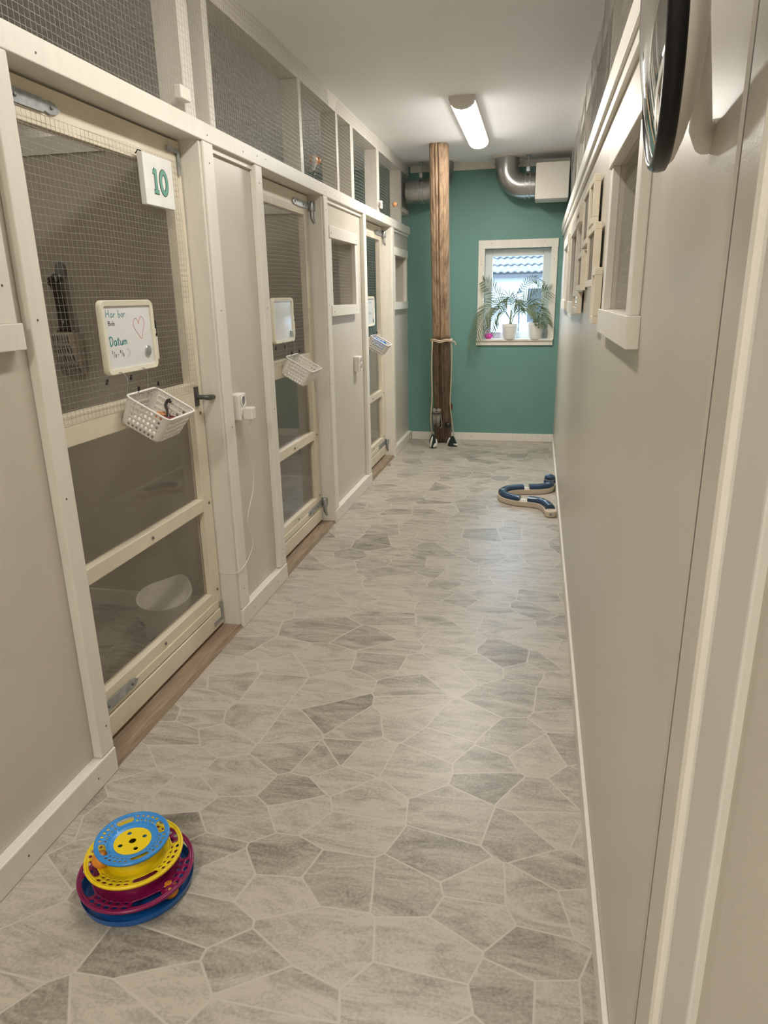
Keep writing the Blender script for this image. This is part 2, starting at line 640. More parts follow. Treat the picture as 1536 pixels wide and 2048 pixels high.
# ================================================================ SETTING
build(MB().box(-2.95, 1.8, -2.6, YE + 0.02, -0.06, 0), 'floor', 'floor', **STR)
build(MB().box(-2.95, 1.8, -2.6, YE + 0.16, ZC, ZC + 0.08), 'ceiling', 'ceil', **STR)

# end wall with the window opening
WX0, WX1, WZ0, WZ1 = -0.512, 0.092, 0.965, 1.785
mb = MB()
mb.box(-2.95, WX0, YE, YE + 0.14, -0.06, ZC)
mb.box(WX1, 1.8, YE, YE + 0.14, -0.06, ZC)
mb.box(WX0, WX1, YE, YE + 0.14, -0.06, WZ0)
mb.box(WX0, WX1, YE, YE + 0.14, WZ1, ZC)
build(mb, 'wall_end', 'teal', **STR)
build(MB().box(-2.95, 1.8, -2.6, -2.5, 0, ZC), 'wall_back', 'plaster', **STR)
build(MB().box(-3.0, -2.9, -2.5, YE, 0, ZC), 'wall_outer_left', 'room', **STR)
build(MB().box(1.7, 1.8, -2.5, YE, 0, ZC), 'wall_outer_right', 'room', **STR)

# left wall: panels, openings for doors and mesh windows
DOORS = [(1.595, 2.575), (3.145, 4.07), (5.09, 6.0)]
WB = (4.205, 4.765, 1.335, 1.715)
WC = (6.14, 6.66, 1.335, 1.715)
W0 = (0.78, 1.427, 1.335, 1.715)
mb = MB()
wall_boxes(mb, XW, XP, -2.5, YE, 0, ZB0 + 0.02,
           [(a, b, -1, 3) for a, b in DOORS] + [WB, WC, W0])
build(mb, 'wall_left', 'panel', **STR)

# beam above the doors
mb = MB().box(XP - 0.11, XL, -2.5, YE, ZB0, ZB1)
build(mb, 'trim_beam_left', 'trim', bevel=0.003, **STR)
# jambs and heads of the three door openings
mb = MB()
for a, b in DOORS:
    mb.box(XW, XP + 0.018, b - 0.016, b + 0.0, 0.02, ZB0)
    mb.box(XW, XP + 0.018, a, a + 0.012, 0.02, ZB0)
build(mb, 'trim_door_jambs', 'trim', **STR)
mb = MB()
POSTS = [(1.533, 1.595), (2.578, 2.66), (3.07, 3.145), (4.072, 4.15), (5.012, 5.09), (6.002, 6.082)]
for a, b in POSTS:
    mb.box(XP, XL, a, b, 0.085, ZB0 - 0.001)
build(mb, 'trim_posts_left', 'trim', bevel=0.003, **STR)
# small moulding under the beam over the panels
mb = MB()
for a, b in ((-2.5, 1.533), (2.66, 3.07), (4.15, 5.012), (6.082, YE)):
    mb.box(XP, XP + 0.012, a, b, ZB0 - 0.022, ZB0)
build(mb, 'trim_panel_heads', 'trim', **STR)
mb = MB()
for a, b in ((-2.5, 1.597), (2.576, 3.147), (4.07, 5.092), (6.0, YE)):
    mb.box(XP - 0.01, XL + 0.004, a, b, 0, 0.083)
build(mb, 'baseboard_left', 'trim', bevel=0.004, **STR)
build(MB().box(-1.2, XR, YE - 0.014, YE, 0, 0.075).box(-2.9, XW, YE - 0.014, YE, 0, 0.075), 'baseboard_end', 'trim', bevel=0.003, **STR)
mb = MB()
for a, b in DOORS:
    mb.prism([(-1.40, 0.0), (XL - 0.004, 0.0), (XL - 0.014, 0.02), (-1.40, 0.02)], 1, a, b)
build(mb, 'trim_thresholds', 'oak', **STR)

# partitions between the rooms on the left
for nm, y in (('wall_partition_middle', 2.70), ('wall_partition_far', 4.93), ('wall_partition_near', 0.45)):
    build(MB().box(-2.9, XW, y, y + 0.08, 0, ZB0 + 0.01), nm, 'room', **STR)
mb = MB()
for y in (2.70, 4.93, 0.45):
    mb.box(-2.9, XW - 0.02, y - 0.012, y + 0.09, ZB0 + 0.01, ZB1 + 0.01)
build(mb, 'trim_partition_rails', 'trim', **STR)
mb = MB()
for y in (2.70, 4.93):
    mb.box(-2.9, XW, y - 0.012, y, 0, 0.075)
build(mb, 'baseboard_rooms', 'trim', **STR)

# studs and top plate above the beam
mb = MB()
STUDS = [(2.49, 2.57), (2.685, 2.73), (3.735, 3.78), (4.42, 4.465), (4.76, 4.83), (5.52, 5.6), (6.45, 6.51), (0.4, 0.46)]
for a, b in STUDS:
    mb.box(XL - 0.105, XL - 0.012, a, b, ZB1, 2.42)
build(mb, 'trim_studs_left', 'trim', bevel=0.002, **STR)
build(MB().box(XL - 0.105, XL - 0.012, -2.5, YE, 2.42, ZC), 'trim_top_plate_left', 'trim', **STR)
build(MB().box(XL - 0.09, XL - 0.015, 6.53, YE, 2.10, 2.135), 'trim_short_rail_left', 'trim', **STR)
build(MB().box(-1.2, XR + 0.02, YE - 0.016, YE, 2.452, ZC), 'trim_end_cornice', 'trim', **STR)

# right wall
RW = [(1.515, 2.04, 1.337, 1.69), (3.89, 4.44, 1.337, 1.69), (5.07, 5.66, 1.337, 1.69)]
mb = MB()
wall_boxes(mb, XR, XR + 0.08, 0.845, YE, 0, 1.95, RW)
mb.box(XR, XR + 0.08, 0.56, 0.822, 0, 1.95)
build(mb, 'wall_right', 'panel', **STR)
build(MB().box(XR + 0.004, XR + 0.08, 0.822, 0.845, 0, 1.9), 'seam_shade_right', 'brown', **STR)  # dark brown strip stands in for the depth shade of an open seam
build(MB().box(XR - 0.004, XR + 0.09, -2.5, 0.562, 0, ZC), 'wall_right_near', 'plaster', **STR)
build(MB().box(XR - 0.024, XR + 0.09, 0.60, YE, 1.905, 1.972), 'trim_beam_right', 'trim', bevel=0.003, **STR)
build(MB().box(XR - 0.014, XR, 0.60, YE, 1.872, 1.905), 'trim_moulding_right', 'trim', bevel=0.002, **STR)
build(MB().box(XR - 0.012, XR, 0.69, YE, 0, 0.072), 'baseboard_right', 'trim', bevel=0.003, **STR)
mb = MB().box(XR - 0.013, XR, 0.562, 0.652, 0, 1.9)
build(mb, 'trim_casing_right', 'casing', bevel=0.003, **STR)
build(MB().box(XR - 0.022, XR, 0.656, 0.674, 0, 1.9), 'trim_casing_bead_right', 'trim', bevel=0.008, **STR)
mb = MB()
for a in (1.0, 2.3, 3.2, 4.1, 5.0, 5.9, 6.75):
    mb.box(XR + 0.04, XR + 0.13, a, a + 0.045, 1.972, ZC)
mb.box(XR + 0.04, XR + 0.13, 0.6, YE, 2.44, ZC)
build(mb, 'trim_studs_right', 'trim', **STR)
mb = MB()
for y in (3.0, 4.9, 0.75):
    mb.box(XR + 0.08, 1.7, y, y + 0.08, 0, ZC)
build(mb, 'wall_partition_right', 'room', **STR)


# ---- the end window
w = empty('window_1', (-0.21, YE, WZ0), kind='structure')
yo = YE - 0.016
mb = MB().box(-0.566, 0.148, yo, YE, 1.785, 1.857)
mb.box(-0.566, -0.508, yo, YE, 0.975, 1.785).box(0.088, 0.146, yo, YE, 0.975, 1.785)
mb.box(-0.572, 0.140, yo - 0.004, YE, 0.922, 0.962)
build(mb, 'casing', 'trim', w, bevel=0.002)
build(MB().box(-0.572, 0.14, YE - 0.035, YE + 0.075, 0.962, 0.98), 'sill', 'trim', w, bevel=0.002)
ys, yb = YE + 0.075, YE + 0.13
mb = MB().box(WX0, WX0 + 0.072, ys, yb, 0.98, WZ1).box(WX1 - 0.072, WX1, ys, yb, 0.98, WZ1)
mb.box(WX0 + 0.072, WX1 - 0.072, ys, yb, 1.72, WZ1).box(WX0 + 0.072, WX1 - 0.072, ys, yb, 0.98, 1.04)
build(mb, 'sash', 'sash', w, bevel=0.004)
build(MB().box(WX0 + 0.072, WX1 - 0.072, yb - 0.02, yb - 0.014, 1.04, 1.72), 'pane', 'glass', w)


# ---- small mesh-covered windows in the panels
def mesh_window(n, side, op, frame_extra=0.06, sill_ext=0.0):
    y0, y1, z0, z1 = op
    if side == 'L':
        xa, xb, xm = XP, XP + 0.032, XP - 0.012
    else:
        xa, xb, xm = XR - 0.026, XR, XR + 0.012
    w = empty('window_%d' % n, ((xa + xb) / 2, (y0 + y1) / 2, z0), kind='structure')
    e = frame_extra
    build(MB().box(xa, xb, y0 - e, y1 + e, z1, z1 + 0.066), 'head_board', 'trim', w, bevel=0.002)
    build(MB().box(xa, xb, y0 - e - sill_ext, y1 + e + sill_ext, z0 - 0.062, z0), 'sill_board', 'trim', w, bevel=0.002)
    for a, b in ((y0 - e, y0), (y1, y1 + e)):
        build(MB().box(xa + (0.006 if side == 'R' else 0), xb - (0.006 if side == 'L' else 0), a, b, z0, z1), 'side_board', 'trim', w, bevel=0.002)
    build(wires(MB(), xm, y0 + 0.002, y1 - 0.002, z0 + 0.002, z1 - 0.002), 'wire_mesh', 'wire', w, fix=False)
    return w


mesh_window(2, 'L', W0, 0.06, 0.012)
mesh_window(3, 'L', WB, 0.052)
mesh_window(4, 'L', WC, 0.052)
mesh_window(5, 'R', RW[0], 0.062, 0.02)
mesh_window(6, 'R', RW[1], 0.06)
mesh_window(7, 'R', RW[2], 0.06)


# ---------------------------------------------------------------- doors
def make_door(n, y0, y1, hinge):
    X0, X1 = DX - 0.036, DX
    d = empty('door_%d' % n, (DX, (y0 + y1) / 2, 0.03), kind='structure')
    sw = 0.076
    for a, b in ((y0, y0 + sw), (y1 - sw, y1)):
        build(MB().box(X0, X1, a, b, 0.045, 1.922), 'stile', 'door', d, bevel=0.002)
    a, b = y0 + sw, y1 - sw
    build(MB().box(X0, X1 - 0.001, a, b, 1.82, 1.922), 'top_rail', 'door', d, bevel=0.002)
    build(MB().box(X0, X1 - 0.001, a, b, 0.985, 1.075), 'middle_rail', 'door', d, bevel=0.002)
    mbx = MB().box(X0, X1 - 0.001, a, b, 0.56, 0.612)
    build(mbx, 'lower_rail', 'door', d, bevel=0.003)
    # bottom rail with its grooves and kick board across the leaf
    build(MB().box(X0, X1 - 0.002, a, b, 0.116, 0.195), 'bottom_rail', 'door', d, bevel=0.003)
    build(MB().box(X1 - 0.004, X1 + 0.002, y0 + 0.004, y1 - 0.03, 0.116, 0.15), 'rail_strip', 'door', d, bevel=0.001)
    build(MB().box(X1 - 0.02, X1 + 0.006, y0 + 0.002, y1 - 0.004, 0.036, 0.110), 'kick_board', 'door', d, bevel=0.003)
    build(wires(MB(), X1 + 0.003, y0 + 0.02, y1 - 0.035, 1.05, 1.852, s=0.019, wob=0.003), 'wire_mesh', 'wire', d, fix=False)
    for za, zb in ((0.612, 0.985), (0.195, 0.56)):
        build(MB().box(X0 + 0.008, X0 + 0.011, a, b, za, zb), 'pane', 'acrylic', d)
    for (yy, zz) in ((y1 - 0.03, 0.585), ((y0 + y1) / 2, 0.585), (y1 - 0.03, 0.2), ((y0 + y1) / 2, 0.172), (y0 + 0.03, 0.585), (y1 - 0.03, 0.955)):
        mtx = Matrix.Rotation(PI / 2, 4, 'Y')
        build(MB().lathe([(0.006, 0), (0.006, 0.003), (0.003, 0.0042), (0.0001, 0.0042)], 10, (X1, yy, zz), mtx), 'screw', 'screw', d, smooth=True)
    sgn = 1 if hinge == 'near' else -1
    yh = y0 + 0.001 if hinge == 'near' else y1 - 0.001
    for zc in (1.872, 0.145):
        L = 0.27
        out = [(0, -0.017), (L * 0.72, -0.017), (L * 0.76, -0.012), (L * 0.84, -0.017), (L * 0.93, -0.012), (L, 0), (L * 0.93, 0.012), (L * 0.84, 0.017), (L * 0.76, 0.012), (L * 0.72, 0.017), (0, 0.017)]
        s = build(MB().prism([(yh + sgn * u, zc + v) for u, v in out], 0, X1 + 0.001, X1 + 0.006), 'hinge_strap', 'galv', d)
        bmb = MB()
        for q in (0.35, 0.86):
            bmb.lathe([(0.005, 0), (0.005, 0.003), (0.0001, 0.004)], 8, (X1 + 0.006, yh + sgn * L * q, zc), Matrix.Rotation(PI / 2, 4, 'Y'))
        sub(bmb, 'bolt', 'screw', s)
        if hinge == 'far':
            yk = y1 + 0.006
            kb = MB().lathe([(0.017, -0.026), (0.019, -0.022), (0.019, 0.022), (0.017, 0.026)], 18, (X1 + 0.018, yk + 0.012, zc), cap0=True, cap1=True)
            kb.tube([(X1 + 0.018, yk + 0.012, zc - 0.018), (X1 + 0.018, yk + 0.012, zc - 0.06), (X1 + 0.028, yk + 0.018, zc - 0.09)], [0.012, 0.012, 0.008], 10)
            kb.box(X1 - 0.006, X1 + 0.05, yk + 0.0215, yk + 0.0265, zc - 0.10, zc + 0.03)
            build(kb, 'hinge_pin', 'galv', d, smooth=True)
    return d


def bracket(d, y, z, sy, sz, L=0.085, w=0.016):
    x0, x1 = DX + 0.001, DX + 0.004
    o = [(0, 0), (L, 0), (L, w), (w, w), (w, L), (0, L)]
    build(MB().prism([(y + sy * u, z + sz * v) for u, v in o], 0, x0 + 0.005, x1 + 0.005), 'corner_bracket', 'galv', d)


d1 = make_door(1, 1.607, 2.552, 'near')
bracket(d1, 2.535, 1.895, -1, -1)
bracket(d1, 2.54, 0.055, -1, 1)
# lever handle of the first door
hx = DX
mb = MB().box(hx, hx + 0.006, 2.486, 2.514, 0.985, 1.06)
mb.tube([(hx, 2.50, 1.02), (hx + 0.035, 2.50, 1.02), (hx + 0.045, 2.508, 1.018), (hx + 0.046, 2.535, 1.015), (hx + 0.046, 2.575, 1.013)],
        [0.009, 0.009, 0.011, 0.011, 0.007], 12)
build(mb, 'door_handle', 'darkmetal', d1, smooth=True)
d2 = make_door(2, 3.158, 4.034, 'far')
d3 = make_door(3, 5.102, 5.968, 'far')

# ---------------------------------------------------------------- wire mesh screens above the walls
build(wires(MB(), XL - 0.008, 1.2, YE - 0.01, ZB1 - 0.01, ZC - 0.006, s=0.0195, wob=0.003), 'wire_mesh_screen', 'wire', fix=False,
      label='galvanised wire mesh screen between the left beam and the ceiling', cat='wire mesh')
build(wires(MB(), XR + 0.022, 1.2, YE - 0.01, 1.95, ZC - 0.006, s=0.0195, wob=0.008), 'wire_mesh_screen', 'wire', fix=False,
      label='wavy wire mesh screen between the right wall and the ceiling', cat='wire mesh')
build(wires(MB(), 2.69, -2.9, XW + 0.02, ZB1, ZC - 0.006, plane='y', s=0.0215), 'wire_mesh_screen', 'wire', fix=False,
      label='wire mesh across the nearer room divider, seen through the left screen', cat='wire mesh')
build(wires(MB(), 4.92, -2.9, XW + 0.02, ZB1, ZC - 0.006, plane='y', s=0.0215, r=0.0007), 'wire_mesh_screen', 'wire', fix=False,
      label='wire mesh across the farther room divider, seen behind the orange toy', cat='wire mesh')


# ---------------------------------------------------------------- ceiling lamps
def lamp(cx_, y0, y1, label, glow='diffuser'):
    L = empty('ceiling_lamp', (cx_, (y0 + y1) / 2, ZC - 0.075), label, 'lamp')
    hw = 0.078
    prof = [(hw, 0.0), (hw, -0.022)]
    for i in range(9):
        a = PI * i / 8
        prof.append((hw * 0.96 * math.cos(a), -0.022 - 0.048 * math.sin(a)))
    prof += [(-hw, -0.022), (-hw, 0)]
    arc = prof[2:-2]
    mb = MB()
    n = len(arc)
    vs = [(cx_ + u, y, ZC + z) for y in (y0 + 0.035, y1 - 0.02) for u, z in arc]
    mb.add(vs, [(i, i + 1, n + i + 1, n + i) for i in range(n - 1)])
    build(mb, 'diffuser', glow, L, smooth=True)
    build(MB().box(cx_ - hw, cx_ + hw, y0 + 0.02, y1 - 0.01, ZC - 0.022, ZC), 'base', 'plastic', L)
    capo = [(cx_ + u, ZC + z) for u, z in prof]
    c = build(MB().prism(capo, 1, y0, y0 + 0.035), 'end_cap', 'plastic', L)
    sub(MB().lathe([(0.011, 0), (0.011, 0.004), (0.006, 0.008), (0.0001, 0.009)], 14, (cx_, y0, ZC - 0.035), Matrix.Rotation(PI / 2, 4, 'X')), 'sensor', 'cream', c, smooth=True)
    build(MB().prism(capo, 1, y1 - 0.02, y1), 'end_cap', 'plastic', L)
    return L


lamp(-0.50, 4.62, 5.86, 'long white tube lamp glowing on the ceiling in front of the timber post')
lamp(-0.50, 1.50, 2.74, 'white tube lamp on the ceiling above the colourful ball tower', 'soft_diffuser')
lamp(-0.50, -1.9, -0.66, 'unseen fill lamp added on the ceiling behind the camera', 'rear_fill')  # added for fill light in the corridor, built like a fixture
lamp(-2.6, 0.9, 1.6, 'unseen fill lamp added to brighten the nearest cat room', 'room_fill')  # this and the next two are added out of sight to brighten the rooms
lamp(-2.62, 4.15, 4.75, 'unseen fill lamp added to brighten the middle cat room', 'room_fill')
lamp(-2.62, 5.3, 5.9, 'unseen fill lamp added to brighten the farthest cat room', 'room_fill')


# ---------------------------------------------------------------- timber post (leaning)
def post():
    top, bot = Vector((-0.818, 5.955, ZC - 0.004)), Vector((-0.872, 6.755, 0.0))
    ns, n = 44, 150
    def ring(t):
        c = bot.lerp(top, t)
        out = []
        r0 = 0.083 - 0.007 * t
        for j in range(n):
            a = 2 * PI * j / n
            sq = 1 / max(abs(math.cos(a)), abs(math.sin(a))) ** 0.28
            r = r0 * sq * (1 + 0.035 * noise.noise(Vector((math.cos(a) * 2, math.sin(a) * 2, t * 9))) + 0.02 * noise.noise(Vector((math.cos(a) * 9, math.sin(a) * 9, t * 2))))
            # long drying cracks on the front
            for ca, t0, t1, dp in ((-1.55, 0.0, 1.0, 0.022), (-1.80, 0.0, 0.40, 0.030), (-1.2, 0.0, 0.38, 0.012), (-1.95, 0.5, 1, 0.010), (-1.05, 0.45, 0.9, 0.008)):
                if t0 <= t <= t1:
                    da = (a - 2 * PI if a > PI else a) - ca + 0.10 * noise.noise(Vector((t * 4, ca * 9, 0.3)))
                    r -= dp * math.exp(-(da / 0.05) ** 2)
            out.append((c.x + r * math.cos(a), c.y + r * math.sin(a), c.z))
        return out
    p = empty('timber_post', tuple(bot), 'old round timber post leaning from floor to ceiling before the teal wall', 'post')
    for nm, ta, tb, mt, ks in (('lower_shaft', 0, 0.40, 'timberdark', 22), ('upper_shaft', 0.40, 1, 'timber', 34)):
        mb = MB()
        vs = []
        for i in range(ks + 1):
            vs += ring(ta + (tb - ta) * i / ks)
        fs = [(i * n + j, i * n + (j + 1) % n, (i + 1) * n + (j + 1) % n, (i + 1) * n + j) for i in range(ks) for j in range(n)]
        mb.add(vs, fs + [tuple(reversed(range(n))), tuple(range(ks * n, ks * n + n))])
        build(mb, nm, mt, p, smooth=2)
    return bot, top


PB, PT = post()


def post_at(z):
    return PB.lerp(PT, z / PT.z)


# rope tied around the post with two hanging ends
c = post_at(1.0)
rp = empty('rope', (c.x, c.y - 0.1, 0.12), 'jute rope tied around the timber post with two hanging ends', 'rope')
mb = MB()
loop = []
for i in range(40):
    a = 2 * PI * i / 40
    rr = 0.094 / max(abs(math.cos(a)), abs(math.sin(a))) ** 0.28
    loop.append((c.x + rr * math.cos(a), c.y + rr * math.sin(a), 1.0 - 0.03 * math.sin(a) * 0 + 0.006 * math.sin(5 * a)))
mb.tube(loop, 0.007, 6, close=True)
mb.tube([(p[0], p[1], p[2] - 0.012) for p in loop], 0.006, 6, close=True)
build(mb, 'loop', 'rope', rp, smooth=2)
ex, ey = c.x - 0.065, c.y - 0.085
build(MB().tube(smooth_path([(ex - 0.005, ey, 0.99), (ex - 0.012, ey - 0.002, 0.75), (ex - 0.008, ey + 0.01, 0.5), (ex - 0.02, ey + 0.01, 0.3), (ex - 0.018, 6.43, 0.13)]), 0.0058, 6), 'hanging_end', 'rope', rp, smooth=2)
ex2 = c.x + 0.10
build(MB().tube(smooth_path([(ex2 - 0.01, c.y - 0.05, 1.0), (ex2, c.y - 0.04, 0.9), (ex2 - 0.008, c.y + 0.0, 0.65), (ex2 - 0.018, c.y + 0.03, 0.42), (ex2 - 0.004, c.y + 0.06, 0.25), (ex2 + 0.012, c.y + 0.08, 0.11)]), 0.006, 6), 'hanging_end', 'rope', rp, smooth=2)
build(MB().sphere((ex2 - 0.01, c.y - 0.055, 0.995), 0.018, 8).tube([(ex2, c.y - 0.06, 0.99), (ex2 + 0.03, c.y - 0.07, 0.985), (ex2 + 0.04, c.y - 0.07, 0.95)], 0.006, 6), 'knot', 'rope', rp, smooth=2)


# cat toys at the rope ends
t = empty('cat_toy', (-0.925, 6.43, 0.0), 'black and white striped plush cat toy on the left rope end', 'cat toy')
mb = MB().lathe([(0.004, 0.135), (0.016, 0.12), (0.03, 0.08), (0.033, 0.045), (0.028, 0.012), (0.012, 0.001)], 14, (-0.925, 6.43, 0), cap0=True, cap1=True)
build(mb, 'body', 'felt_green', t, smooth=2)
mb = MB()
for a0, h in ((-2.2, 0.115), (-1.2, 0.05), (-0.4, 0.09)):
    pts = []
    for i in range(7):
        z = 0.012 + (h - 0.012) * i / 6
        rr = 0.0335 * (1 - max(0, (z - 0.05) / 0.1) ** 2 * 0.8)
        pts.append((-0.925 + rr * math.cos(a0 + 0.1 * i), 6.43 + rr * math.sin(a0 + 0.1 * i), z))
    mb.tube(pts, [0.006, 0.010, 0.011, 0.011, 0.010, 0.008, 0.004], 7)
build(mb, 'stripe', 'fluff', t, smooth=2)
t = empty('cat_toy', (-0.752, 6.56, 0.0), 'dark green tuft cat toy lying at the right rope end', 'cat toy')
mb = MB().lathe([(0.006, 0.095), (0.014, 0.088), (0.028, 0.055), (0.043, 0.018), (0.047, 0.001)], 14, (-0.752, 6.56, 0), cap0=True, cap1=True)
build(mb, 'body', 'felt_green', t, smooth=2)
build(MB().tube([(-0.775, 6.52, 0.085), (-0.79, 6.515, 0.05), (-0.80, 6.52, 0.006)], [0.006, 0.008, 0.005], 7).tube([(-0.735, 6.525, 0.02), (-0.705, 6.51, 0.02), (-0.695, 6.51, 0.006)], [0.009, 0.01, 0.006], 7), 'tassel', 'fluff', t, smooth=2)
cc = post_at(0.28)
t = empty('cat_toy', (cc.x - 0.045, cc.y - 0.10, 0.16), 'grey felt cat toy hanging against the post low down', 'cat toy')
mb = MB().sphere((cc.x - 0.065, cc.y - 0.105, 0.335), 0.022, 8, (1, .7, 1)).sphere((cc.x - 0.022, cc.y - 0.105, 0.335), 0.022, 8, (1, .7, 1))
mb.tube([(cc.x - 0.06, cc.y - 0.105, 0.32), (cc.x - 0.062, cc.y - 0.105, 0.26), (cc.x - 0.06, cc.y - 0.105, 0.2)], [0.02, 0.022, 0.016], 9)
mb.tube([(cc.x - 0.025, cc.y - 0.105, 0.32), (cc.x - 0.03, cc.y - 0.108, 0.25), (cc.x - 0.026, cc.y - 0.11, 0.185)], [0.018, 0.024, 0.016], 9)
build(mb, 'body', 'greycloth', t, smooth=2)
build(MB().tube([(cc.x - 0.085, cc.y - 0.13, 0.315), (cc.x - 0.045, cc.y - 0.133, 0.312), (cc.x - 0.003, cc.y - 0.13, 0.316)], 0.005, 6), 'band', 'black', t)
build(MB().tube([(cc.x - 0.005, cc.y - 0.11, 0.3), (cc.x + 0.01, cc.y - 0.11, 0.22), (cc.x + 0.008, cc.y - 0.11, 0.18), (cc.x - 0.012, cc.y - 0.11, 0.165)], 0.004, 6), 'tail', 'greycloth', t)
cc = post_at(0.17)
build(MB().sphere((cc.x + 0.065, cc.y - 0.10, 0.19), 0.03, 10, (1.15, .7, .9)), 'cat_toy', 'black', smooth=2,
      label='small black plush ball hanging at the foot of the post', cat='cat toy')
cc = post_at(0.4)
build(MB().sphere((cc.x + 0.088, cc.y - 0.03, 0.37), 0.030, 10, (.5, .9, 1.2)), 'cat_toy', 'redcloth', smooth=2,
      label='dark red felt toy behind the right hanging rope', cat='cat toy')


# ---------------------------------------------------------------- ventilation ducts
def duct(xv, xe, yv, label, flip):
    s = 1 if xe > xv else -1
    rad, zb, Rb = 0.098, 2.268, 0.145
    d = empty('ventilation_duct', ((xv + xe) / 2, yv, zb - rad), label, 'duct')
    pts = [(xv, yv, ZC - 0.001), (xv, yv, zb + Rb)]
    for i in range(1, 13):
        a = PI / 2 * i / 12
        pts.append((xv + s * Rb * (1 - math.cos(a)), yv, zb + Rb - Rb * math.sin(a)))
    pts.append((xe, yv, zb))
    build(MB().tube(pts, rad, 36, cap=False), 'elbow_pipe', 'steel', d, smooth=True)
    col = MB().lathe([(rad + 0.006, ZC - 0.06), (rad + 0.006, ZC - 0.012)], 36, (xv, yv, 0))
    build(col, 'collar', 'steel', d, smooth=True)
    build(MB().lathe([(rad + 0.006, ZC - 0.014), (rad + 0.045, ZC - 0.010), (rad + 0.048, ZC - 0.001)], 36, (xv, yv, 0)), 'ceiling_flange', 'plastic', d, smooth=True)
    xc = xv + s * (Rb + 0.035)
    hb = MB()
    for off in (-0.018, 0.018):
        hb.lathe([(rad + 0.001, -0.006), (rad + 0.006, -0.005), (rad + 0.006, 0.005), (rad + 0.001, 0.006)], 36, (xc + off, yv, zb), Matrix.Rotation(PI / 2, 4, 'Y'))
    hb.box(xc - 0.02, xc + 0.02, yv - rad - 0.006, yv - rad + 0.002, zb - 0.008, zb + 0.012)
    h = build(hb, 'clamp_band', 'galv', d, solid=0)
    hr = MB().tube([(xc, yv - 0.03, zb + rad), (xc, yv - 0.03, ZC - 0.002)], 0.004, 8)
    hr.box(xc - 0.014, xc + 0.014, yv - 0.045, yv - 0.018, zb + rad + 0.01, zb + rad + 0.045)
    hr.lathe([(0.02, -0.006), (0.02, 0)], 14, (xc, yv - 0.03, ZC - 0.001), cap0=True)
    build(hr, 'hanger_rod', 'galv', d)
    return d


d_r = duct(-0.322, -0.077, 6.63, 'curved steel duct from the ceiling into the white box above the window', False)
d_l = duct(-0.885, -1.200, 6.66, 'curved steel duct half hidden behind the timber post, turning left', True)
mb = MB().box(-0.075, XR + 0.008, 6.50, 6.78, 2.145, 2.425)
build(mb, 'duct_box', 'trim', bevel=0.003, label='white board box at the right end of the curved duct', cat='duct box')
mb = MB().box(-1.315, -1.232, 6.54, 6.80, 2.14, 2.40)
build(mb, 'duct_box', 'steel', bevel=0.004, label='steel box at the left end of the duct behind the mesh', cat='duct box')


# ---------------------------------------------------------------- convex mirror
def convex_mirror():
    C0 = Vector((0.100, 0.831, 1.637))
    Rm = 0.138
    ph, th = 0.053, -0.066
    nrm = Vector((-math.cos(ph) * math.cos(th), math.sin(ph) * math.cos(th), math.sin(th)))
    mt = Matrix.Translation(C0) @ Vector((0, 0, 1)).rotation_difference(nrm).to_matrix().to_4x4()
    e = empty('convex_mirror', tuple(C0), 'round convex safety mirror with black rim on the right wall', 'mirror')
    Rf = Rm - 0.0105
    sag = 0.017
    prof = [(max(1e-4, Rf * i / 14), -0.002 + sag * (1 - (i / 14) ** 2)) for i in range(15)]
    build(MB().lathe(prof, 64, mtx=mt), 'mirror_face', 'mirror', e, smooth=2)
    rim = [(Rm - 0.012, -0.004), (Rm - 0.0105, 0.001), (Rm - 0.007, 0.0035), (Rm - 0.003, 0.0025), (Rm, -0.001), (Rm + 0.001, -0.006), (Rm, -0.012), (Rm - 0.004, -0.014)]
    build(MB().lathe(rim, 72, mtx=mt), 'rim', 'rubber', e, smooth=2)
    sh = [(Rm - 0.003, -0.012), (Rm - 0.008, -0.019), (0.115, -0.026), (0.088, -0.035), (0.055, -0.041), (0.001, -0.045)]
    build(MB().lathe(sh, 64, mtx=mt), 'back_shell', 'plastic', e, smooth=True)
    a = MB().tube([(0.142, 0.84, 1.635), (0.16, 0.90, 1.60), (0.175, 0.965, 1.562), (XR, 0.985, 1.555)], [0.009, 0.009, 0.013, 0.02], 14)
    build(a, 'wall_bracket', 'plastic', e, smooth=True)


convex_mirror()


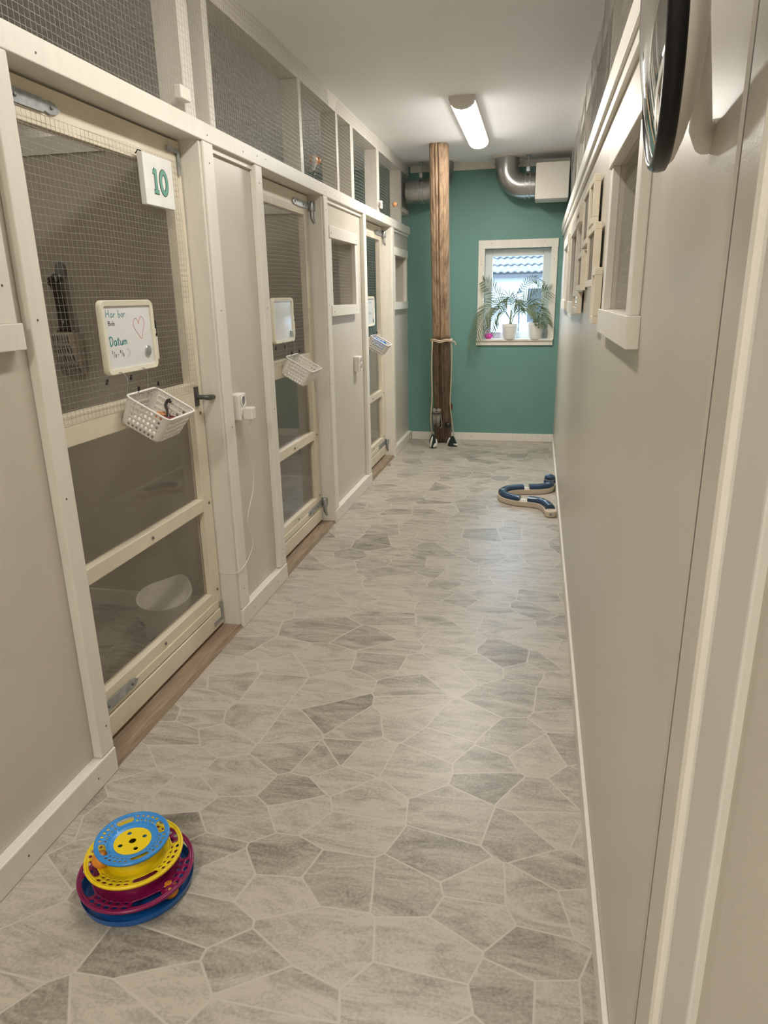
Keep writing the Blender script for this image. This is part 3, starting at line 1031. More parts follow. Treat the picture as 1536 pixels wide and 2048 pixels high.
# ---------------------------------------------------------------- ball tower toy
def tower():
    cx_, cy_ = -0.906, 1.211
    T = empty('ball_tower', (cx_, cy_, 0), 'round three-tier ball track cat toy in blue, yellow and magenta', 'cat toy')

    def ring_cells(ru, off):
        cells = []
        for s in range(4):
            u = s * 9 + off
            cells.append((u, u + 4, 0, 2, (u + 2, 1, 1.75, 0.68, 0.55)))
            for k in range(5):
                for v in (0, 1):
                    uu = u + 4 + k
                    cells.append((uu, uu + 1, v, v + 1, (uu + 0.5, v + 0.5, 0.30 if v else 0.24, 0.31 if v else 0.22, 1)))
            
        return cells

    def tier(name, material, Rr, h, inner, dip, off):
        ri = Rr * inner
        def fm(u, v):
            a = 2 * PI * u / 36
            r = ri + (Rr - 0.006 - ri) * v / 2
            z = h - 0.006 + 0.006 * (v / 2)
            return (cx_ + r * math.cos(a), cy_ + r * math.sin(a), z)
        mb = holed(MB(), ring_cells(Rr, off), fm, n=6)
        # rim lip and the dish inside the brim
        n = 90
        mb.lathe([(Rr - 0.006, h), (Rr - 0.001, h + 0.0015), (Rr, h - 0.002), (Rr - 0.001, h - 0.006)], n, (cx_, cy_, 0))
        mb.lathe([(ri, h - 0.006), (ri - 0.006, h - 0.010), (ri - 0.012, h - dip * 0.7), (ri - 0.02, h - dip), (0.028, h - dip - 0.002)], n, (cx_, cy_, 0))
        return build(mb, name, material, T, smooth=True, solid=0.0018)

    build(MB().lathe([(0.125, 0.002), (0.129, 0.008), (0.1325, 0.020), (0.1335, 0.022), (0.1335, 0.019), (0.130, 0.004), (0.122, 0.0)], 72, (cx_, cy_, 0))
          .lathe([(0.125, 0.002), (0.06, 0.004), (0.055, 0.03)], 72, (cx_, cy_, 0)), 'base_tray', 'deepblue', T, smooth=True)
    tier('lower_tier', 'magenta', 0.1365, 0.052, 0.72, 0.014, 2.3)
    tier('middle_tier', 'yellow', 0.1146, 0.099, 0.72, 0.016, 2.6)
    tier('top_tier', 'skyblue', 0.0868, 0.139, 0.66, 0.016, 2.5)
    # stems between the tiers
    st = MB().lathe([(0.082, 0.040), (0.070, 0.055), (0.062, 0.084)], 48, (cx_, cy_, 0))
    build(st, 'lower_stem', 'magenta', T, smooth=True, solid=0.002)
    st = MB().lathe([(0.066, 0.086), (0.052, 0.100), (0.045, 0.124)], 48, (cx_, cy_, 0))
    build(st, 'upper_stem', 'yellow', T, smooth=True, solid=0.002)
    # yellow hub cap with five holes
    cells = []
    rh = 0.044
    hub = MB()
    def fh(u, v):
        return (cx_ + u, cy_ + v, 0.128)
    q = rh / 1.5
    S = rh * 0.70
    for i, j in ((-1, -1), (-1, 0), (-1, 1), (0, -1), (0, 0), (0, 1), (1, -1), (1, 0), (1, 1)):
        s3 = S / 1.5
        u0, v0 = (i - 0.5) * s3 * 1.0, (j - 0.5) * s3
        hole = None
        if i == 0 and j == 0: hole = (0, 0, 0.0085, 0.0085, 1)
        elif abs(i) + abs(j) == 2: hole = (i * s3, j * s3, 0.0055, 0.0055, 1)
        cells.append((u0, u0 + s3, v0, v0 + s3, hole))
    holed(hub, cells, fh, n=5)
    # fill from the square to the circle
    sq = []
    e = S
    for (a, b) in (((-e, -e), (e, -e)), ((e, -e), (e, e)), ((e, e), (-e, e)), ((-e, e), (-e, -e))):
        for i in range(15):
            t = i / 15
            sq.append((a[0] + (b[0] - a[0]) * t, a[1] + (b[1] - a[1]) * t))
    k = len(sq)
    out = []
    for u, v in sq:
        l = math.hypot(u, v)
        out.append((u / l * rh, v / l * rh))
    vs = [fh(*p) for p in sq] + [fh(*p) for p in out]
    hub.add(vs, [(i, (i + 1) % k, k + (i + 1) % k, k + i) for i in range(k)])
    build(hub, 'hub_cap', 'yellow', T, solid=0.002)


tower()
for (dx, dy, z, lb) in ((-0.060, -0.046, 0.105, 'orange ball under the light blue top of the tower toy'),
                        (0.104, -0.030, 0.030, 'orange ball between the magenta tier and the blue base of the tower toy')):
    build(MB().sphere((-0.906 + dx, 1.211 + dy, z), 0.0205, 12), 'ball', 'orange', smooth=2, label=lb, cat='ball')


# ---------------------------------------------------------------- curved ball track by the right wall
def track():
    T = empty('ball_track', (-0.02, 4.78, 0), 'curved navy and cream ball track toy on the floor at the right wall', 'cat toy')
    ctr = [(0.135, 4.425), (0.118, 4.52), (0.075, 4.60), (0.0, 4.635), (-0.09, 4.655), (-0.16, 4.71), (-0.192, 4.80), (-0.165, 4.885), (-0.10, 4.93),
           (-0.02, 4.955), (0.06, 4.97), (0.115, 5.01), (0.140, 5.08), (0.142, 5.15)]
    path = smooth_path([(x, y, 0) for x, y in ctr], 8)
    def sweep(i0, i1, prof):
        mb = MB()
        vs, fs = [], []
        k = len(prof)
        idx = list(range(i0, i1 + 1))
        for i in idx:
            t = (path[min(i + 1, len(path) - 1)] - path[max(i - 1, 0)]).normalized()
            s = Vector((t.y, -t.x, 0))
            for u, z in prof:
                p = path[i] + s * u
                vs.append((p.x, p.y, z))
        for a in range(len(idx) - 1):
            for j in range(k):
                fs.append((a * k + j, a * k + (j + 1) % k, (a + 1) * k + (j + 1) % k, (a + 1) * k + j))
        fs.append(tuple(range(k)))
        fs.append(tuple(reversed(range((len(idx) - 1) * k, len(idx) * k))))
        mb.add(vs, fs)
        return mb
    n = len(path) - 1
    lower = [(-0.034, 0.003), (0.034, 0.003), (0.036, 0.008), (0.036, 0.036), (0.028, 0.039), (-0.028, 0.039), (-0.036, 0.036), (-0.036, 0.008)]
    top = [(-0.031, 0.038), (0.031, 0.038), (0.031, 0.050), (0.026, 0.060), (0.014, 0.067), (-0.014, 0.067), (-0.026, 0.060), (-0.031, 0.050)]
    build(sweep(0, n, lower), 'cream_base', 'tan', T, smooth=True)
    f = lambda q: int(round(q * n))
    for a, b in ((0.025, 0.245), (0.285, 0.66), (0.70, 0.93)):
        build(sweep(f(a), f(b), top), 'navy_cover', 'navy', T, smooth=True)
    for q in (0.265, 0.68):
        p = path[f(q)]
        build(MB().box(p.x - 0.02, p.x + 0.02, p.y - 0.02, p.y + 0.02, 0.039, 0.043), 'joint_clip', 'plastic', T)
    e0 = path[0]
    build(MB().lathe([(0.036, 0.003), (0.038, 0.01), (0.038, 0.037), (0.033, 0.042)], 24, tuple(e0), cap0=True, cap1=True), 'end_block', 'tan', T, smooth=True)
    build(MB().box(e0.x - 0.008, e0.x + 0.008, e0.y - 0.0395, e0.y - 0.0375, 0.014, 0.03), 'end_mark', 'greymark', T)
    p = path[n]
    build(MB().lathe([(0.045, 0.038), (0.044, 0.05), (0.036, 0.06), (0.036, 0.066), (0.04, 0.068), (0.038, 0.085), (0.02, 0.096), (0.001, 0.098)], 24, (p.x - 0.004, p.y, 0)), 'end_dome', 'navy', T, smooth=True)
    build(MB().lathe([(0.0415, 0.058), (0.043, 0.061), (0.0415, 0.066)], 24, (p.x - 0.004, p.y, 0)), 'dome_ring', 'greyplastic', T, smooth=True)
    for q in (0.46, 0.86, 0.12):
        p = path[f(q)]
        build(MB().sphere((p.x, p.y, 0.066), 0.014, 8, (1.2, 1, .18)), 'cover_mark', 'greyplastic', T, smooth=2)


track()

# ---------------------------------------------------------------- whiteboards, writing, pens, magnets
GL = {
    'H': [[(0, 0), (0, 1)], [(.55, 0), (.55, 1.05)], [(0, .5), (.55, .52)]],
    'ä': [[(.45, .45), (.25, .55), (.05, .35), (.1, .05), (.3, .02), (.45, .4)], [(.45, .5), (.46, 0)], [(.15, .78), (.15, .82)], [(.36, .8), (.36, .84)]],
    'a': [[(.45, .45), (.25, .55), (.05, .35), (.1, .05), (.3, .02), (.45, .4)], [(.45, .5), (.48, 0)]],
    'r': [[(.05, .5), (.05, 0)], [(.05, .3), (.2, .48), (.35, .5)]],
    'b': [[(.05, 1.05), (.06, 0), (.3, 0), (.42, .2), (.35, .45), (.08, .35)]],
    'o': [[(.25, .5), (.05, .3), (.1, .05), (.3, .02), (.42, .25), (.3, .48), (.2, .5)]],
    ':': [[(.1, .1), (.1, .14)], [(.1, .4), (.1, .44)]],
    'B': [[(.08, 0), (.05, .95)], [(.0, .9), (.35, .95), (.42, .75), (.1, .52), (.45, .42), (.5, .15), (.3, 0), (.05, .04)]],
    'D': [[(.1, .0), (.05, .95)], [(-.05, .9), (.3, 1), (.55, .7), (.5, .25), (.25, .0), (.05, .02)]],
    't': [[(.2, .9), (.18, .1), (.3, 0)], [(0, .6), (.4, .62)]],
    'u': [[(.05, .5), (.06, .08), (.25, .02), (.4, .3)], [(.4, .5), (.44, 0)]],
    'm': [[(.05, .5), (.06, 0)], [(.06, .35), (.2, .5), (.3, .4), (.3, 0)], [(.3, .35), (.45, .5), (.56, .4), (.58, 0)]],
    '5': [[(.4, 1), (.1, .98), (.08, .6), (.32, .6), (.38, .3), (.2, .05), (.02, .12)]],
    '8': [[(.35, .9), (.1, .9), (.1, .6), (.38, .35), (.3, .02), (.05, .08), (.08, .4), (.36, .65), (.36, .9)]],
    '/': [[(0, -.2), (.45, 1.05)]],
    '-': [[(0, .4), (.4, .42)]],
}
ADV = {'H': .8, 'ä': .62, 'a': .6, 'r': .5, 'b': .56, 'o': .56, ':': .3, 'B': .62, 'D': .72, 't': .5, 'u': .58, 'm': .72, '5': .5, '8': .5, '/': .5, '-': .6, ' ': .45}


def write(mb, text, x, y, z, h, w, r=0.0011):
    """pen strokes on a board that faces +x; y runs to the right"""
    for ch in text:
        for st in GL.get(ch, []):
            pts = [(x, y + u * w, z + v * h) for u, v in st]
            if len(pts) > 2:
                pts = smooth_path(pts, 3)
            mb.tube(pts, r, 6, flat=(0.25, 1, 1))
        y += ADV[ch] * w
    return mb


def whiteboard(y0, z0, label, w=0.298, h=0.222):
    y1, z1 = y0 + w, z0 + h
    xb = DX + 0.008
    wb = empty('whiteboard', (xb + 0.008, (y0 + y1) / 2, z0), label, 'whiteboard')
    mb = MB()
    outer = rrect(y0, y1, z0, z1, 0.022)
    inner = rrect(y0 + 0.017, y1 - 0.017, z0 + 0.017, z1 - 0.017, 0.006)
    k = len(outer)
    vs = [(xb, a, b) for a, b in outer] + [(xb + 0.012, a, b) for a, b in outer] + \
         [(xb + 0.017, a * 0.82 + c_ * 0.18, b * 0.82 + d_ * 0.18) for (a, b), (c_, d_) in zip(outer, inner)] + \
         [(xb + 0.015, a, b) for a, b in inner] + [(xb + 0.009, a, b) for a, b in inner]
    fs = []
    for L in range(4):
        for i in range(k):
            fs.append((L * k + i, L * k + (i + 1) % k, (L + 1) * k + (i + 1) % k, (L + 1) * k + i))
    fs.append(tuple(range(k)))
    mb.add(vs, fs)
    build(mb, 'frame', 'cream', wb, smooth=True)
    build(MB().box(xb + 0.004, xb + 0.010, y0 + 0.012, y1 - 0.012, z0 + 0.012, z1 - 0.012), 'writing_surface', 'boardface', wb)
    build(MB().box(xb + 0.002, xb + 0.016, y1 - 0.001, y1 + 0.014, z0 + 0.50 * h, z0 + 0.58 * h), 'pen_clip', 'cream', wb, bevel=0.002)
    return wb, xb


def marker_pen(y, z, x, label, h=0.13):
    p = empty('marker_pen', (x, y, z), label, 'marker pen')
    build(MB().lathe([(0.002, 0), (0.0055, 0.002), (0.0058, 0.075)], 12, (x, y, z), cap0=True, cap1=True), 'barrel', 'plastic', p, smooth=True)
    build(MB().lathe([(0.0068, 0.078), (0.0072, 0.082), (0.0072, 0.122), (0.005, h)], 12, (x, y, z), cap0=True, cap1=True), 'cap', 'black', p, smooth=True)


BW, BH = 0.298, 0.222
BY = [1.912, 3.335, 5.262]
wb, xb = whiteboard(BY[0], 1.163, 'whiteboard with red heart and green handwriting on the nearest door')
iy0, iz1, iw, ih = BY[0] + 0.018, 1.163 + BH - 0.018, BW - 0.036, BH - 0.036
xs = xb + 0.0102
build(write(MB(), 'Här bor:', xs, iy0 + 0.055 * iw, iz1 - 0.175 * ih, 0.021, 0.0270, 0.0013), 'green_writing', 'ink_teal', wb, label='green handwriting reading Här bor')
build(write(MB(), 'Bob', xs, iy0 + 0.075 * iw, iz1 - 0.30 * ih, 0.0125, 0.0215, 0.0011), 'black_writing', 'ink_black', wb, label='short line of black handwriting')
build(write(MB(), 'Datum:', xs, iy0 + 0.065 * iw, iz1 - 0.625 * ih, 0.0265, 0.0305, 0.0021), 'green_writing', 'ink_teal', wb, label='green handwriting reading Datum')
mb = MB()
yy = iy0 + 0.085 * iw
write(mb, '5', xs, yy, iz1 - 0.755 * ih, 0.009, 0.012, 0.0010)
write(mb, '/', xs, yy + 0.007, iz1 - 0.80 * ih, 0.014, 0.016, 0.0009)
write(mb, '8', xs, yy + 0.016, iz1 - 0.815 * ih, 0.010, 0.012, 0.0010)
write(mb, '-', xs, yy + 0.030, iz1 - 0.80 * ih, 0.010, 0.014, 0.0010)
write(mb, '8', xs, yy + 0.044, iz1 - 0.755 * ih, 0.009, 0.012, 0.0010)
write(mb, '/', xs, yy + 0.050, iz1 - 0.80 * ih, 0.014, 0.016, 0.0009)
write(mb, '8', xs, yy + 0.059, iz1 - 0.815 * ih, 0.010, 0.012, 0.0010)
build(mb, 'black_writing', 'ink_black', wb, label='black handwritten dates')
heart = [(.5, .72), (.44, .88), (.3, 1.0), (.12, .95), (.02, .75), (.1, .5), (.45, .15), (.66, 0), (.8, .3), (.95, .6), (1.0, .85), (.9, 1.04), (.72, 1.05), (.58, .9), (.5, .72)]
build(MB().tube(smooth_path([(xs, iy0 + iw * (0.60 + 0.25 * u), iz1 - ih * (0.555 - 0.345 * v)) for u, v in heart], 4), 0.0009, 6, flat=(.3, 1, 1)), 'heart_drawing', 'ink_red', wb, label='thin red heart outline')
build(MB().tube(smooth_path([(xs - 0.0001, iy0 + iw * (0.40 + 0.06 * math.cos(a)), iz1 - ih * (0.76 + 0.06 * math.sin(a))) for a in [-1.6 + i * 0.4 for i in range(9)]], 3), 0.004, 6, flat=(.03, 1, 1)), 'smudge', 'ink_smudge', wb)
marker_pen(BY[0] + BW + 0.0075, 1.163 + 0.12 * BH, xb + 0.010, 'black capped marker clipped beside the whiteboard on the nearest door')
mg = empty('magnet', (xs, iy0 + 0.86 * iw, iz1 - 0.86 * ih), 'round silver magnet on the whiteboard with the heart', 'magnet')
build(MB().lathe([(0.017, 0), (0.017, 0.005), (0.015, 0.007), (0.0001, 0.0078)], 24, (xs, iy0 + 0.86 * iw, iz1 - 0.77 * ih), Matrix.Rotation(PI / 2, 4, 'Y')), 'disc', 'galv', mg, smooth=True)
build(MB().lathe([(0.0185, 0), (0.0185, 0.003)], 24, (xs, iy0 + 0.86 * iw, iz1 - 0.775 * ih), Matrix.Rotation(PI / 2, 4, 'Y'), cap1=True), 'base_ring', 'plastic', mg)

wb2, xb = whiteboard(BY[1], 1.163, 'shiny whiteboard reflecting daylight on the middle door')
marker_pen(BY[1] + BW + 0.0075, 1.163 + 0.12 * BH, xb + 0.010, 'black capped marker clipped beside the whiteboard on the middle door')
mg = build(MB().lathe([(0.017, 0), (0.017, 0.005), (0.015, 0.007), (0.0001, 0.0078)], 24, (xb + 0.0102, BY[1] + 0.255, 1.205), Matrix.Rotation(PI / 2, 4, 'Y')), 'magnet', 'galv', smooth=True,
           label='round silver magnet on the shiny whiteboard of the middle door', cat='magnet')
wb3, xb = whiteboard(BY[2], 1.163, 'whiteboard half hidden by the trim on the farthest door')
iy0 = BY[2] + 0.018
build(write(MB(), 'Här bor:', xb + 0.0102, iy0 + 0.10, iz1 - 0.175 * ih, 0.018, 0.026, 0.001), 'green_writing', 'ink_teal', wb3, label='green handwriting')
build(write(MB(), 'Datum:', xb + 0.0102, iy0 + 0.10, iz1 - 0.60 * ih, 0.018, 0.026, 0.001), 'green_writing', 'ink_teal', wb3, label='green handwriting')
marker_pen(BY[2] + BW + 0.0075, 1.163 + 0.12 * BH, xb + 0.010, 'black capped marker clipped beside the whiteboard on the farthest door')
build(MB().lathe([(0.017, 0), (0.017, 0.005), (0.015, 0.007), (0.0001, 0.0078)], 24, (xb + 0.0102, BY[2] + 0.258, 1.205), Matrix.Rotation(PI / 2, 4, 'Y')), 'magnet', 'galv', smooth=True,
      label='round silver magnet on the whiteboard of the farthest door', cat='magnet')


# number sign on the nearest door
def number_sign():
    x = DX + 0.010
    y0, y1, z0, z1 = 2.238, 2.428, 1.682, 1.838
    s = empty('number_sign', (x + 0.01, (y0 + y1) / 2, z0), 'square white canvas sign with a green number 10 on the nearest door', 'sign')
    build(MB().box(x, x + 0.02, y0, y1, z0, z1), 'canvas', 'paper', s, bevel=0.002)
    xf = x + 0.0203
    cy_, cz_ = (y0 + y1) / 2 + 0.006, (z0 + z1) / 2 + 0.001
    def strokes(mb, r, dx):
        S = lambda pts: [(xf + dx, cy_ + u, cz_ + v) for u, v in pts]
        mb.tube(S([(-0.030, -0.034), (-0.030, 0.036)]), 0.0075 + r, 8, flat=(.04, 1, 1))
        mb.tube(S([(-0.030, 0.034), (-0.040, 0.024), (-0.046, 0.026)]), 0.006 + r, 8, flat=(.04, 1, 1))
        mb.tube(S([(-0.046, -0.035), (-0.014, -0.035)]), 0.0055 + r, 8, flat=(.04, 1, 1))
        mb.tube(S([(0.022 + 0.0205 * math.cos(a), -0.001 + 0.033 * math.sin(a)) for a in [2 * PI * i / 28 for i in range(28)]]), 0.0078 + r, 8, close=True, flat=(.04, 1, 1))
        return mb
    build(strokes(MB(), 0.0030, 0), 'number_outline', 'black', s)
    build(strokes(MB(), 0, 0.0006), 'number', 'num_green', s, label='green numeral 10')
    build(MB().tube([(x + 0.004, y0 - 0.012, z1 - 0.008), (x + 0.008, y0 - 0.003, z1 + 0.004), (x + 0.012, y0 + 0.012, z1 + 0.002)], 0.0022, 6), 'tie', 'black', s)


number_sign()


# ---------------------------------------------------------------- hanging baskets
def basket_mesh():
    """local frame: y = width, +x = out from the door, z up; rim at z=0"""
    W, D, Hh = 0.205, 0.155, 0.092
    def per(u, v):
        sh = 1 - 0.13 * (1 - v / 5.0)
        # rounded rectangle perimeter param
        k = rr_pts
        n = len(k)
        f = (u / NU) * n
        i = int(f) % n
        t = f - int(f)
        a, b = k[i], k[(i + 1) % n]
        x, y = a[0] + (b[0] - a[0]) * t, a[1] + (b[1] - a[1]) * t
        return (D / 2 + x * sh, y * sh, -Hh + Hh * v / 5.0)
    raw = rrect(-D / 2, D / 2, -W / 2, W / 2, 0.018, 6)
    # resample evenly
    tot = 0
    seg = []
    for i in range(len(raw)):
        l = math.dist(raw[i], raw[(i + 1) % len(raw)])
        seg.append(l); tot += l
    NU = 42
    N2 = NU * 4
    rr_pts = []
    for q in range(N2):
        s = tot * q / N2
        i = 0
        while s > seg[i]:
            s -= seg[i]; i += 1
        a, b = raw[i], raw[(i + 1) % len(raw)]
        t = s / seg[i] if seg[i] else 0
        rr_pts.append((a[0] + (b[0] - a[0]) * t, a[1] + (b[1] - a[1]) * t))
    cells = []
    for u in range(NU):
        p = rr_pts[(u * 4 + 2) % N2]
        corner = abs(p[0]) > D / 2 - 0.022 and abs(p[1]) > W / 2 - 0.022
        for v in range(5):
            hole = None if corner or v == 4 and False else (u + .5, v + .5, 0.285, 0.29, 1)
            if v == 0 and False: hole = None
            cells.append((u, u + 1, v, v + 1, hole))
    mb = holed(MB(), cells, per, n=4)
    # bottom
    sh = 1 - 0.13
    def bt(u, v):
        return (D / 2 + (u - 0.5) * (D - 0.01) * sh, (v - 0.5) * (W - 0.01) * sh, -Hh)
    bc = [(i / 7, (i + 1) / 7, j / 9, (j + 1) / 9, ((i + .5) / 7, (j + .5) / 9, 0.033, 0.026, 1)) for i in range(7) for j in range(9)]
    bot = holed(MB(), bc, bt, n=4)
    rim = MB().tube([(D / 2 + p[0] * 1.01, p[1] * 1.01, 0.0) for p in rr_pts[::2]], 0.0042, 8, close=True, flat=(1, 1, .8))
    return mb, bot, rim


def hook_mesh(mb):
    """S-hook in the local frame of the basket's back edge: hangs on the mesh above, rim at z=0"""
    pts = [(-0.012, 0, 0.045), (-0.008, 0, 0.058), (0.006, 0, 0.066), (0.020, 0, 0.060), (0.026, 0, 0.044), (0.022, 0, 0.015), (0.006, 0, -0.004), (0.0, 0, -0.010)]
    return pts


def basket_set(cy_, cz_, yaw, which, contents):
    org = Vector((DX + 0.030, cy_, cz_))
    tilt = Matrix.Rotation(math.radians(30), 4, 'Y')
    mt = Matrix.Translation(org) @ Matrix.Rotation(yaw, 4, 'Z') @ tilt
    b = empty('basket', tuple(org), 'white perforated plastic basket %s' % which, 'basket', 'white baskets hung on the doors')
    s, bt, rim = basket_mesh()
    build(s.xf(mt), 'wall', 'plastic', b, solid=0.0016, smooth=True)
    build(bt.xf(mt), 'bottom', 'plastic', b, solid=0.0016)
    build(rim.xf(mt), 'rim', 'plastic', b, smooth=2)
    for k, (yy, nm) in enumerate(((-0.078, 'left'), (0.058, 'right'))):
        q = mt @ Vector((0.0, yy, 0.0))
        hb = empty('hook', (DX, q.y, q.z), '%s metal S-hook carrying the basket %s' % (nm, which), 'hook', 'hooks carrying the door baskets')
        # up over the mesh wire and down to the basket rim
        pts = smooth_path([(DX - 0.006, q.y - 0.048, q.z + 0.052), (DX + 0.010, q.y - 0.040, q.z + 0.070), (DX + 0.028, q.y - 0.022, q.z + 0.072),
                           (q.x + 0.004, q.y - 0.010, q.z + 0.052), (q.x + 0.002, q.y - 0.012, q.z + 0.018), (q.x - 0.005, q.y - 0.006, q.z - 0.008), (q.x + 0.002, q.y + 0.006, q.z - 0.014),
                           (q.x + 0.012, q.y + 0.018, q.z - 0.006), (q.x + 0.016, q.y + 0.028, q.z + 0.008)], 6)
        build(MB().tube(pts, 0.0016, 6), 'wire', 'galv', hb, smooth=2)
        for e0, e1 in ((pts[0], pts[0] + Vector((-0.001, -0.004, -0.016))), (pts[-1], pts[-1] + Vector((0.001, 0.003, 0.014)))):
            build(MB().tube([e0, e1], 0.0036, 8), 'tip', 'black', hb)
    return mt


BAS = [(2.07, 1.098), (3.545, 1.095), (5.455, 1.095)]
mt1 = basket_set(BAS[0][0], BAS[0][1], 0.06, 'on the nearest door, holding cat collars', 1)
mt2 = basket_set(BAS[1][0], BAS[1][1], 0.04, 'hung empty on the middle door', 2)
mt3 = basket_set(BAS[2][0], BAS[2][1], 0.04, 'on the farthest door, holding a blue bag', 3)


def local(mt, x, y, z):
    return tuple(mt @ Vector((x, y, z)))


# things in the first basket
def coil(mt, cxl, cyl, r, turns, rad, zc=-0.07, tilt=0.3):
    pts = []
    for i in range(int(turns * 20) + 1):
        a = 2 * PI * i / 20
        pts.append(local(mt, cxl + r * math.cos(a) * (1 - 0.02 * i / 20), cyl + r * math.sin(a), zc + 0.008 * i / 20 + tilt * r * math.cos(a)))
    return MB().tube(pts, rad, 7)


build(coil(mt1, 0.110, 0.035, 0.022, 3, 0.0045, -0.062), 'cat_collar', 'burgundy', smooth=2, label='burgundy woven cat collar coiled in the nearest basket', cat='cat collar')
build(coil(mt1, 0.120, -0.020, 0.020, 2.6, 0.0045, -0.068), 'cat_collar', 'greyplastic', smooth=2, label='dark grey cat collar coiled in the nearest basket', cat='cat collar')
build(coil(mt1, 0.075, 0.055, 0.020, 3, 0.0045, -0.072), 'cat_collar', 'orangeband', smooth=2, label='orange and cream cat collar coiled in the nearest basket', cat='cat collar')
build(MB().tube(smooth_path([local(mt1, .125, .0, -.06), local(mt1, .10, .03, -.035), local(mt1, .08, .055, -.03), local(mt1, .065, .075, -.03), local(mt1, .06, .085, -.016), local(mt1, .068, .080, -.006), local(mt1, .075, .072, -.008)], 6), 0.0055, 8),
      'strap', 'brown', smooth=2, label='dark brown strap curling up inside the nearest basket', cat='strap')
build(coil(mt1, 0.128, 0.045, 0.014, 1.5, 0.004, -0.079), 'cat_collar', 'pinkband', smooth=2, label='pink band at the bottom front of the nearest basket', cat='cat collar')
mb = MB()
vs, fs = [], []
for i in range(13):
    for j in range(13):
        u, v = i / 12, j / 12
        z = -0.083 + 0.016 * abs(noise.noise(Vector((u * 4, v * 4, 2.2)))) + 0.004
        vs.append(local(mt1, 0.022 + 0.115 * u, -0.080 + 0.155 * v, z))
for i in range(12):
    for j in range(12):
        fs.append((i * 13 + j, i * 13 + j + 1, i * 13 + j + 14, i * 13 + j + 13))
mb.add(vs, fs)
build(mb, 'cloth', 'whitecloth', smooth=2, solid=0.003, label='crumpled white cloth under the collars in the nearest basket', cat='cloth')
# blue bag in the farthest basket
mb = MB()
vs, fs = [], []
for i in range(17):
    for j in range(17):
        u, v = i / 16, j / 16
        edge = min(u, 1 - u, v, 1 - v)
        z = -0.050 + 0.055 * min(1, edge * 5) * (0.55 + 0.7 * abs(noise.noise(Vector((u * 3.4, v * 3.4, 5.7)))))
        if u < 0.25: z += 0.04 * (1 - u / 0.25) * (1 - abs(v - .4) * 1.6)
        vs.append(local(mt3, 0.012 + 0.125 * u, -0.082 + 0.164 * v, z))
for i in range(16):
    for j in range(16):
        fs.append((i * 17 + j, i * 17 + j + 1, i * 17 + j + 18, i * 17 + j + 17))
mb.add(vs, fs)
build(mb, 'plastic_bag', 'bluebag', smooth=2, solid=0.002, label='crumpled blue plastic bag in the farthest door basket', cat='bag')
build(MB().tube([local(mt2, .12, .085, -.05), local(mt2, .15, .12, -.09), local(mt2, .175, .15, -.14)], 0.0008, 5), 'cable_tie', 'darkmetal', label='thin wire end poking out of the middle basket', cat='wire')


# ---------------------------------------------------------------- sockets, adapter and cable
def socket(y0, y1, z0, z1, label):
    x0 = XP
    s = empty('power_socket', (x0 + 0.02, (y0 + y1) / 2, z0), label, 'power socket')
    build(MB().prism(rrect(y0, y1, z0, z1, 0.008, 4), 0, x0, x0 + 0.040), 'housing', 'plastic', s, bevel=0.005)
    for k in (0.30, 0.72):
        zc, yc = z0 + (z1 - z0) * k, (y0 + y1) / 2
        f = build(MB().lathe([(0.024, 0.0), (0.024, 0.004), (0.0205, 0.0045), (0.0195, -0.0)], 24, (x0 + 0.0405, yc, zc), Matrix.Rotation(PI / 2, 4, 'Y')), 'outlet', 'plastic', s, smooth=True)
        build(MB().lathe([(0.0195, 0.0005), (0.0001, 0.0005)], 24, (x0 + 0.0405, yc, zc), Matrix.Rotation(PI / 2, 4, 'Y')), 'outlet_recess', 'greyplastic', s)
    return s


socket(2.69, 2.765, 0.895, 1.005, 'white double wall socket with a plug on the near panel')
socket(4.74, 4.815, 0.885, 0.99, 'white double wall socket below the mesh window')
ad = empty('power_adapter', (XP + 0.07, 2.727, 0.90), 'white plug adapter in the near wall socket with thin cable to the fountain', 'adapter')
build(MB().box(XP + 0.045, XP + 0.086, 2.706, 2.75, 0.898, 0.948), 'plug_body', 'plastic', ad, bevel=0.004)
build(MB().tube([(XP + 0.068, 2.728, 0.9), (XP + 0.068, 2.728, 0.875)], [0.006, 0.004], 8), 'strain_relief', 'cream', ad)
cab = [(XP + 0.068, 2.728, 0.878), (XP + 0.06, 2.728, 0.85), (XP + 0.035, 2.735, 0.80), (XP + 0.03, 2.80, 0.68), (XP + 0.030, 2.79, 0.58), (XP + 0.036, 2.69, 0.47), (XP + 0.036, 2.71, 0.40), (XP + 0.034, 2.73, 0.335),
       (XP + 0.034, 2.66, 0.285), (XP + 0.033, 2.57, 0.268), (XP - 0.0, 2.545, 0.265), (DX + 0.01, 2.556, 0.262), (DX - 0.03, 2.5585, 0.26), (XW - 0.02, 2.56, 0.25), (-1.40, 2.56, 0.18)]
build(MB().tube(smooth_path(cab, 6), 0.0017, 6), 'cable', 'plastic', ad, smooth=2)

